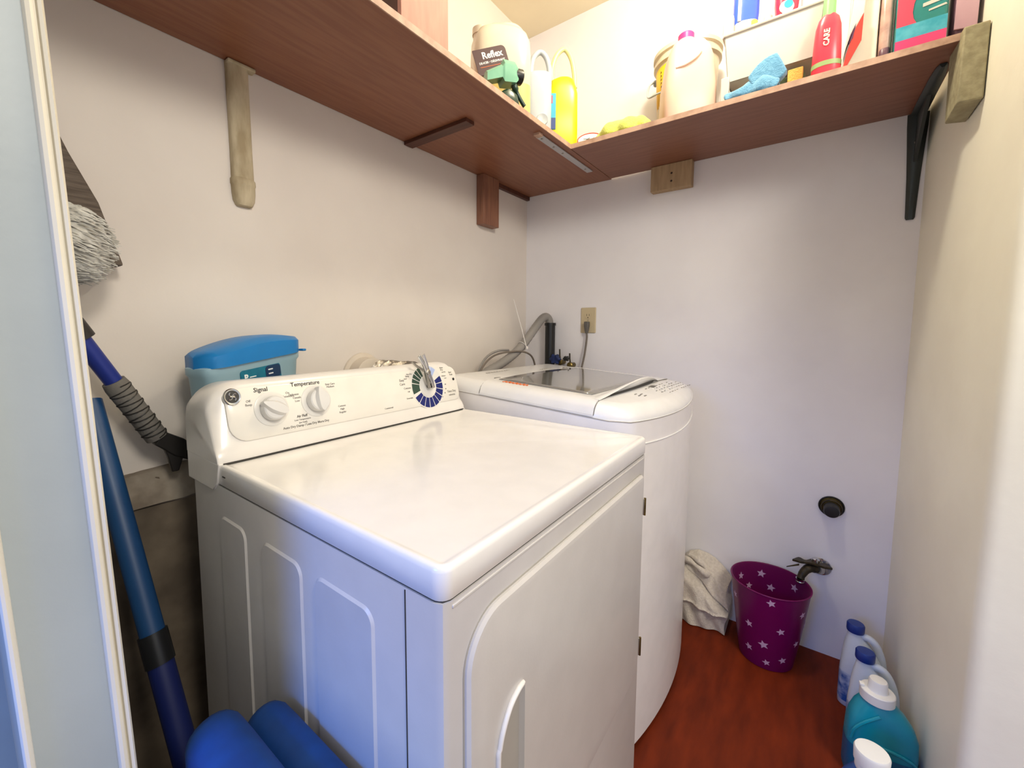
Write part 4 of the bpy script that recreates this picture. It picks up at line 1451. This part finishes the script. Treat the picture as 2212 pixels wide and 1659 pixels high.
def crumple(name, mname, label, cat, pts_fn, nu, nv, thick=.004):
    f = MB()
    f.grid(nu, nv, pts_fn)
    t_ = solo(name, f, mname, label, cat, smooth=70)
    md = t_.modifiers.new('solid', 'SOLIDIFY')
    md.thickness = thick
    md.offset = 1
    return t_


def lime(u, v):      # mound of cloth along y, front edge overhanging nothing
    y = -.520 - .176 * u
    prof_ = math.sin(PI * min(1, max(0, u * .96 + .03))) ** .55
    top_ = .052 * prof_ * (1 + .12 * math.sin(u * 9)) + .004
    a = PI * v
    x = -.345 - .050 * math.cos(a) * (.6 + .4 * prof_) + .006 * math.sin(u * 17 + v * 4)
    z = ZT + .001 + top_ * math.sin(a) ** .8 + .004 * abs(math.sin(u * 14 + v * 7)) * math.sin(a)
    return (x, y + .004 * math.sin(v * 12), z)


crumple('cleaning_cloth', 'cloth_lime', 'crumpled lime-green microfibre cloth on the side shelf beside the pink jug', 'cloth', lime, 40, 24)

b = thing('pail', 'large cream plastic pail with a yellow label behind the pink jug', 'bucket', (-.122, -.750, ZT))
prb = [(.088, 0), (.092, .004), (.103, .278), (.106, .280), (.112, .284), (.112, .296), (.107, .299), (.107, .310), (.114, .313), (.114, .326), (.108, .330), (.004, .331)]
obj('body', MB().lathe(prb, (0, 0, 0), n=56), 'bucket_cream', b, local=True, smooth=45)
f = MB()
arc = [math.radians(112 + 84 * i / 16) for i in range(17)]
rr1 = lambda z: .0885 + (z / .30) * .0155 + .0012
f.rings([[(rr1(z) * math.cos(a), rr1(z) * math.sin(a), z) for a in arc] for z in (.130, .272)], closed=False)
lb = obj('label', f, 'label_yellow', b, local=True, solid=.001)
f = MB()
for (deg, z0, z1) in ((138, .19, .27), (140, .14, .16)):
    a = math.radians(deg)
    for k in range(int((z1 - z0) / .012)):
        z = z0 + k * .012
        r_ = rr1(z) + .0012
        f.tube([(r_ * math.cos(a), r_ * math.sin(a), z), (r_ * math.cos(a + .05), r_ * math.sin(a + .05), z + .003), (r_ * math.cos(a), r_ * math.sin(a), z + .007)], .0010, n=5)
a = math.radians(163)
for (dz, da, sgn) in ((.0, 0, 1), (.045, .03, 1)):
    pts = []
    for k in range(12):
        th = .6 + k * .48
        r_ = rr1(.2) + .0014
        pts.append((r_ * math.cos(a + da + .10 * math.cos(th)), r_ * math.sin(a + da + .10 * math.cos(th)), .195 + dz + .018 * math.sin(th)))
    f.tube(pts, .0012, n=5)
obj('label_writing', f, 'tag_brown', lb, local=True)
obj('bail', MB().tube(spline([(-.012, .108, .262), (-.03, .122, .245), (-.05, .122, .205), (-.075, .108, .180), (-.100, .075, .172), (-.116, .03, .168)], 6), .0035, n=8), 'jug_white', b, local=True)
obj('bail_ear', MB().lathe([(.012, .0), (.012, .014), (.008, .018)], (0, .098, .262), mx=Matrix.Rotation(-PI / 2, 4, 'X'), n=16), 'jug_white', b, local=True)

j = thing('detergent_jug', 'translucent peach-pink jug with a magenta cap at the edge of the side shelf', 'jug', (-.315, -.795, ZT), math.radians(-62))
rings = [sup(w_, d_, n_, z, ox, 0, 44) for z, w_, d_, n_, ox in [(0, .156, .104, 4.5, .004), (.006, .162, .108, 4.5, .004), (.110, .158, .106, 4.2, .004), (.190, .138, .098, 4, .004), (.226, .118, .088, 3.4, .004), (.246, .094, .074, 3, .002), (.252, .060, .056, 2.4, 0)]]
obj('body', MB().rings(rings), 'jug_pink', j, local=True, smooth=60)
obj('handle_ridge', MB().tube(spline([(-.045, -.047, .155), (-.020, -.0525, .160), (.010, -.052, .178), (.026, -.049, .196)], 6), [.004] * 19, n=10), 'jug_pink', j, local=True)
obj('neck', MB().lathe([(.026, .248), (.026, .258)], (-.006, .0, 0), n=28), 'jug_pink', j, local=True)
obj('cap', MB().lathe([(.024, .256), (.024, .276), (.021, .280), (.004, .280)], (-.006, 0, 0), n=28), 'cap_magenta', j, local=True)

# two-tier organiser
t = thing('tray_organizer', 'white two-tier plastic organiser tray on the side shelf', 'organizer', (-.24, -1.02, ZT))
f = MB()


def tray(f, x0, x1, y0, y1, z0, z1, tt=.003, slope=.012):
    f.box(x0 + slope, x1 - slope, y0 + slope, y1 - slope, z0, z0 + tt)
    for (a, b_) in (((x0, x0), (y0, y1)), ((x1, x1), (y0, y1))):
        s_ = slope if a[0] == x0 else -slope
        q = tt if a[0] == x0 else -tt
        f.rings([[(a[0] + s_, y0 + slope, z0), (a[0] + s_, y1 - slope, z0), (a[0] + s_ + q, y1 - slope, z0), (a[0] + s_ + q, y0 + slope, z0)], [(a[0], y0, z1), (a[0], y1, z1), (a[0] + q, y1, z1), (a[0] + q, y0, z1)]])
    for yy, s_ in ((y0, 1), (y1, -1)):
        f.rings([[(x0 + slope, yy + s_ * slope, z0), (x1 - slope, yy + s_ * slope, z0), (x1 - slope, yy + s_ * (slope + tt), z0), (x0 + slope, yy + s_ * (slope + tt), z0)], [(x0, yy, z1), (x1, yy, z1), (x1, yy + s_ * tt, z1), (x0, yy + s_ * tt, z1)]])
    return f


obj('upper_tray', tray(MB(), -.335, -.12, -1.142, -.902, 1.914, 2.046), 'tray_white', t, smooth=0)
f = MB()
f.tube([(-.336, -.900, 2.046), (-.336, -1.143, 2.046)], .0045, n=8)
f.tube([(-.336, -.900, 2.046), (-.12, -.900, 2.046)], .0045, n=8)
f.tube([(-.336, -1.143, 2.046), (-.12, -1.143, 2.046)], .0045, n=8)
obj('rim', f, 'tray_white', t)
obj('lower_tray', tray(MB(), -.345, -.12, -1.138, -.915, 1.8265, 1.852, slope=.004), 'tray_white', t, smooth=0)
for (x, y) in ((-.326, -.905), (-.13, -.905), (-.13, -1.135), ):
    f = MB()
    f.box(x - .010, x + .010, y - .016, y + .006, 1.8285, 1.925)
    obj('post', f, 'tray_white', t, bevel=.002)
f = MB()
f.box(-.336, -.314, -.925, -.897, 2.046, 2.100)
obj('post', f, 'tray_white', t, bevel=.003)
obj('rear_panel', MB().box(-.165, -.160, -1.13, -.93, 1.8295, 1.905), 'tray_pink', t)

solo('sponge', MB().box(-.318, -.300, -1.102, -1.066, 1.832, 1.900), 'sponge_yellow', 'yellow-orange sponge standing in the lower tray by the coral bottle', 'sponge', bevel=.003, seg=3)
solo('sponge', MB().box(-.285, -.268, -1.105, -1.030, 1.832, 1.898), 'sponge_green', 'grey-green sponge behind the yellow-orange sponge in the lower tray', 'sponge', bevel=.003, seg=3)
f = MB()
f.rings([sup(.030, .060, 2.2, 1.8305, -.335, -1.055, 20), sup(.028, .055, 2.2, 1.845, -.335, -1.055, 20), sup(.012, .02, 2.2, 1.856, -.335, -1.045, 20)])
solo('rag', f, 'rag_red', 'small dark red rag in the lower tray beside the blue cloth', 'cloth', smooth=60)


def bluecloth(u, v):
    y = -.925 - .122 * u
    prof_ = (.35 + .65 * u) * (math.sin(PI * min(1, max(.0, u * .93 + .05))) ** .35)
    top_ = .050 * prof_ + .010
    a = PI * v
    x = -.379 - .024 * math.cos(a) + .004 * math.sin(u * 15)
    z = ZT + .001 + top_ * math.sin(a) ** .8 + .005 * math.sin(u * 11 + v * 5) * math.sin(a)
    return (x, y + .006 * math.sin(v * 9 + u * 3), z)


cb = thing('cleaning_cloth', 'crumpled sky-blue microfibre cloth on the shelf edge in front of the organiser', 'cloth', (-.378, -.99, ZT))
f = MB()
f.grid(30, 20, bluecloth)
obj('cloth', f, 'cloth_blue', cb, smooth=70, solid=.004)
f = MB()
rings = []
for i in range(9):
    t_ = i / 8
    c = Vector((-.380 + .004 * t_, -.985 - .070 * t_, ZT + .030 + .040 * t_))
    w_ = .010 + .026 * math.sin(PI * (.15 + .6 * t_))
    rings.append([c + Vector((-.013, .4 * w_, w_)), c + Vector((.006, .4 * w_, w_ * 1.1)), c + Vector((.010, -.5 * w_, -w_)), c + Vector((-.016, -.5 * w_, -w_)), c + Vector((-.019, 0, 0))])
obj('folded_corner', f.rings(rings), 'cloth_blue', cb, bevel=.004, seg=3, smooth=70)

# bottles standing in the upper tray
ZU = 1.917
b = thing('bottle', 'royal blue bottle with a white label in the upper tray of the organiser', 'bottle', (-.285, -.950, ZU), math.radians(-70))
obj('body', MB().rings([sup(.062, .040, 3, z) for z in (0, .16)] + [sup(.068, .044, 3, .19), sup(.066, .044, 3, .30)]), 'bottle_royal', b, local=True, smooth=60)
obj('label', MB().rings([sup(.0636, .0416, 3, z) for z in (.105, .172)], cap0=False, cap1=False), 'paper', b, local=True)
obj('label_dot', MB().lathe([(.010, 0), (.010, .001)], (.018, -.0195, .160), mx=AXY, n=18), 'sponge_yellow', b, local=True)
obj('stripe', MB().box(-.026, -.018, -.0226, -.018, .172, .30), 'paper', b, local=True)
b = thing('bottle', 'small clear bottle between the blue and red bottles in the upper tray', 'bottle', (-.290, -1.008, ZU), math.radians(-70))
obj('body', MB().lathe([(.015, 0), (.0165, .003), (.0165, .135), (.011, .150), (.011, .165)], n=24), 'jug_clear', b, local=True, smooth=50)
obj('liquid', MB().lathe([(.0168, .09), (.0168, .125)], n=24, cap=False), 'bag_clear_pink', b, local=True)
b = thing('bottle', 'bright red bottle with a white and blue label in the upper tray', 'bottle', (-.285, -1.052, ZU), math.radians(-70))
obj('body', MB().rings([sup(.052, .040, 3, z) for z in (0, .155)] + [sup(.058, .044, 3, .185), sup(.056, .042, 3, .27)]), 'bottle_red', b, local=True, smooth=60)
obj('label', MB().lathe([(.018, 0), (.018, .0015)], (-.006, -.0205, .165), mx=AXY, n=24), 'paper', b, local=True)
obj('label_print', MB().lathe([(.011, 0), (.011, .0020)], (-.002, -.0208, .172), mx=AXY, n=20), 'label_cyan', b, local=True)
b = thing('bottle', 'pale clear bottle at the right end of the upper tray', 'bottle', (-.280, -1.108, ZU), math.radians(-70))
obj('body', MB().rings([sup(.044, .036, 3, z) for z in (0, .24)]), 'jug_white', b, local=True, smooth=60)

# coral bottle standing cap up
b = thing('shampoo_bottle', 'coral-red bottle with green cap and green band at the edge of the side shelf', 'bottle', (-.362, -1.152, ZT), math.radians(-84))
obj('body', MB().rings([sup(w_, d_, 2.6, z, 0, 0, 32) for z, w_, d_ in [(0, .060, .034), (.004, .064, .038), (.090, .059, .038), (.130, .054, .036), (.150, .044, .032), (.160, .028, .026)]]), 'bottle_coral', b, local=True, smooth=60)
obj('band', MB().rings([[(x, y, z + .003 * (1 - (x / .032) ** 2)) for x, y, _ in sup(.0638, .0394, 2.6, z)] for z in (.026, .038)], cap0=False, cap1=False), 'band_green', b, local=True)
obj('cap', MB().lathe([(.014, .156), (.0135, .20), (.012, .215), (0, .216)], n=24), 'cap_green', b, local=True)
letters([('CARE', 0, 0, .017, 90, .0006)], frame((-.004, -.0198, .098), (1, 0, 0), (0, 0, 1)), 'pack_silver', b, local=True)

b = thing('carton', 'tall cream carton behind the red and white pouch on the side shelf', 'carton', (-.315, -1.225, ZT))
obj('carton_body', MB().box(-.350, -.270, -1.252, -1.196, ZT, 2.10), 'carton_cream', b, bevel=.002)
b = thing('pouch', 'crinkled red, purple and silver pouch leaning on the cream carton', 'packet', (-.365, -1.205, ZT))
f = MB()
f.rings([[(-.372, -1.1845, ZT), (-.372, -1.1895, ZT), (-.362, -1.1895, ZT), (-.362, -1.1845, ZT)], [(-.370, -1.190, 1.90), (-.370, -1.2200, 1.90), (-.358, -1.2200, 1.90), (-.358, -1.190, 1.90)],
         [(-.366, -1.200, 1.99), (-.366, -1.224, 1.99), (-.356, -1.224, 1.99), (-.356, -1.200, 1.99)], [(-.364, -1.203, 2.05), (-.364, -1.226, 2.05), (-.356, -1.226, 2.05), (-.356, -1.203, 2.05)]])
obj('foil_body', f, 'pack_silver', b, bevel=.002)
f = MB()
f.prism([(-1.1860, ZT + .004), (-1.1900, ZT + .004), (-1.2205, 1.895), (-1.2215, 1.960), (-1.208, 1.930), (-1.192, 1.87)], lambda u, v: (-.3735, u, v), lambda u, v: (-.3695, u, v))
obj('red_panel', f, 'pack_red', b, smooth=0)
f = MB()
f.prism([(-1.1855, ZT + .03), (-1.191, ZT + .06), (-1.203, 1.905), (-1.208, 1.94), (-1.198, 1.915), (-1.190, 1.88)], lambda u, v: (-.3742, u, v), lambda u, v: (-.3700, u, v))
obj('purple_panel', f, 'pack_purple', b, smooth=0)

def pillow(name, x0, x1, y0, y1, z0, z1, m, parent, n=3.2, bulge=1.0):
    rings = []
    for i in range(9):
        t_ = i / 8
        k = .35 + .65 * math.sin(PI * (.08 + .84 * t_)) ** .5
        rings.append(sup((x1 - x0) * k * bulge, (y1 - y0) * (0.97 + .03 * math.sin(PI * t_)), n, z0 + (z1 - z0) * t_, (x0 + x1) / 2, (y0 + y1) / 2, 36))
    return obj(name, MB().rings(rings), m, parent, smooth=60)


b = thing('plastic_bag', 'crinkled pale pink clear plastic bag between the carton and the teal pack', 'bag', (-.33, -1.266, ZT))
pillow('film', -.358, -.29, -1.281, -1.254, ZT, 2.02, 'bag_clear_pink', b)
pillow('contents', -.3585, -.30, -1.2795, -1.2555, ZT, 1.875, 'bag_plum', b)
b = thing('detergent_pack', 'pink and teal detergent pack with aqua band standing on the side shelf', 'pack', (-.33, -1.335, ZT))
f = MB()
XP0, XP1 = -.374, -.298
f.box(XP0, XP1, -1.372, -1.283, ZT, 2.06)
obj('pack_body', f, 'bag_teal', b, bevel=.006, seg=3)
yp = lambda t_: -1.284 - .087 * t_      # left to right over the front
f = MB()
f.box(XP0 - .0014, XP0 + .002, yp(1), yp(0), ZT + .001, ZT + .036)
obj('magenta_band', f, 'bag_magenta', b)
f = MB()
f.box(XP0 - .0012, XP0 + .002, yp(1), yp(0), ZT + .036, ZT + .068)
obj('aqua_band', f, 'bag_aqua', b)
poly = [(yp(0), ZT + .068), (yp(0), 2.055), (yp(.42), 2.055), (yp(.38), 1.955), (yp(.33), 1.94), (yp(.31), 1.92), (yp(.34), 1.905), (yp(.40), ZT + .068)]
obj('pink_panel', MB().prism(poly, lambda u, v: (XP0 - .0013, u, v), lambda u, v: (XP0 + .002, u, v)), 'bag_pink', b, smooth=0)
f = MB()
for (a, z, w_, h_) in ((.70, 1.925, .034, .008), (.80, 1.912, .03, .004), (.60, 1.95, .020, .022), (.88, 1.955, .014, .016)):
    f.prism([(yp(a) + w_ / 2, z), (yp(a) - w_ / 2, z + .004), (yp(a) - w_ * .42, z + h_ + .004), (yp(a) + w_ * .5, z + h_)], lambda u, v: (XP0 - .0011, u, v), lambda u, v: (XP0 + .002, u, v))
obj('print_shapes', f, 'pack_silver', b, smooth=0)
b = thing('refill_bag', 'mauve refill bag with dark base at the right end of the side shelf', 'bag', (-.34, -1.40, ZT))
yw = -1.4215
pillow('bag_body', -.372, -.30, yw, -1.378, ZT, 1.99, 'bag_plum', b, bulge=1.0)
obj('front_panel', MB().prism([(-1.383, 1.852), (-1.4195, 1.846), (-1.4205, 1.985), (-1.384, 1.985)], lambda u, v: (-.3745, u, v), lambda u, v: (-.3690, u, v)), 'bag_mauve', b, bevel=.001)
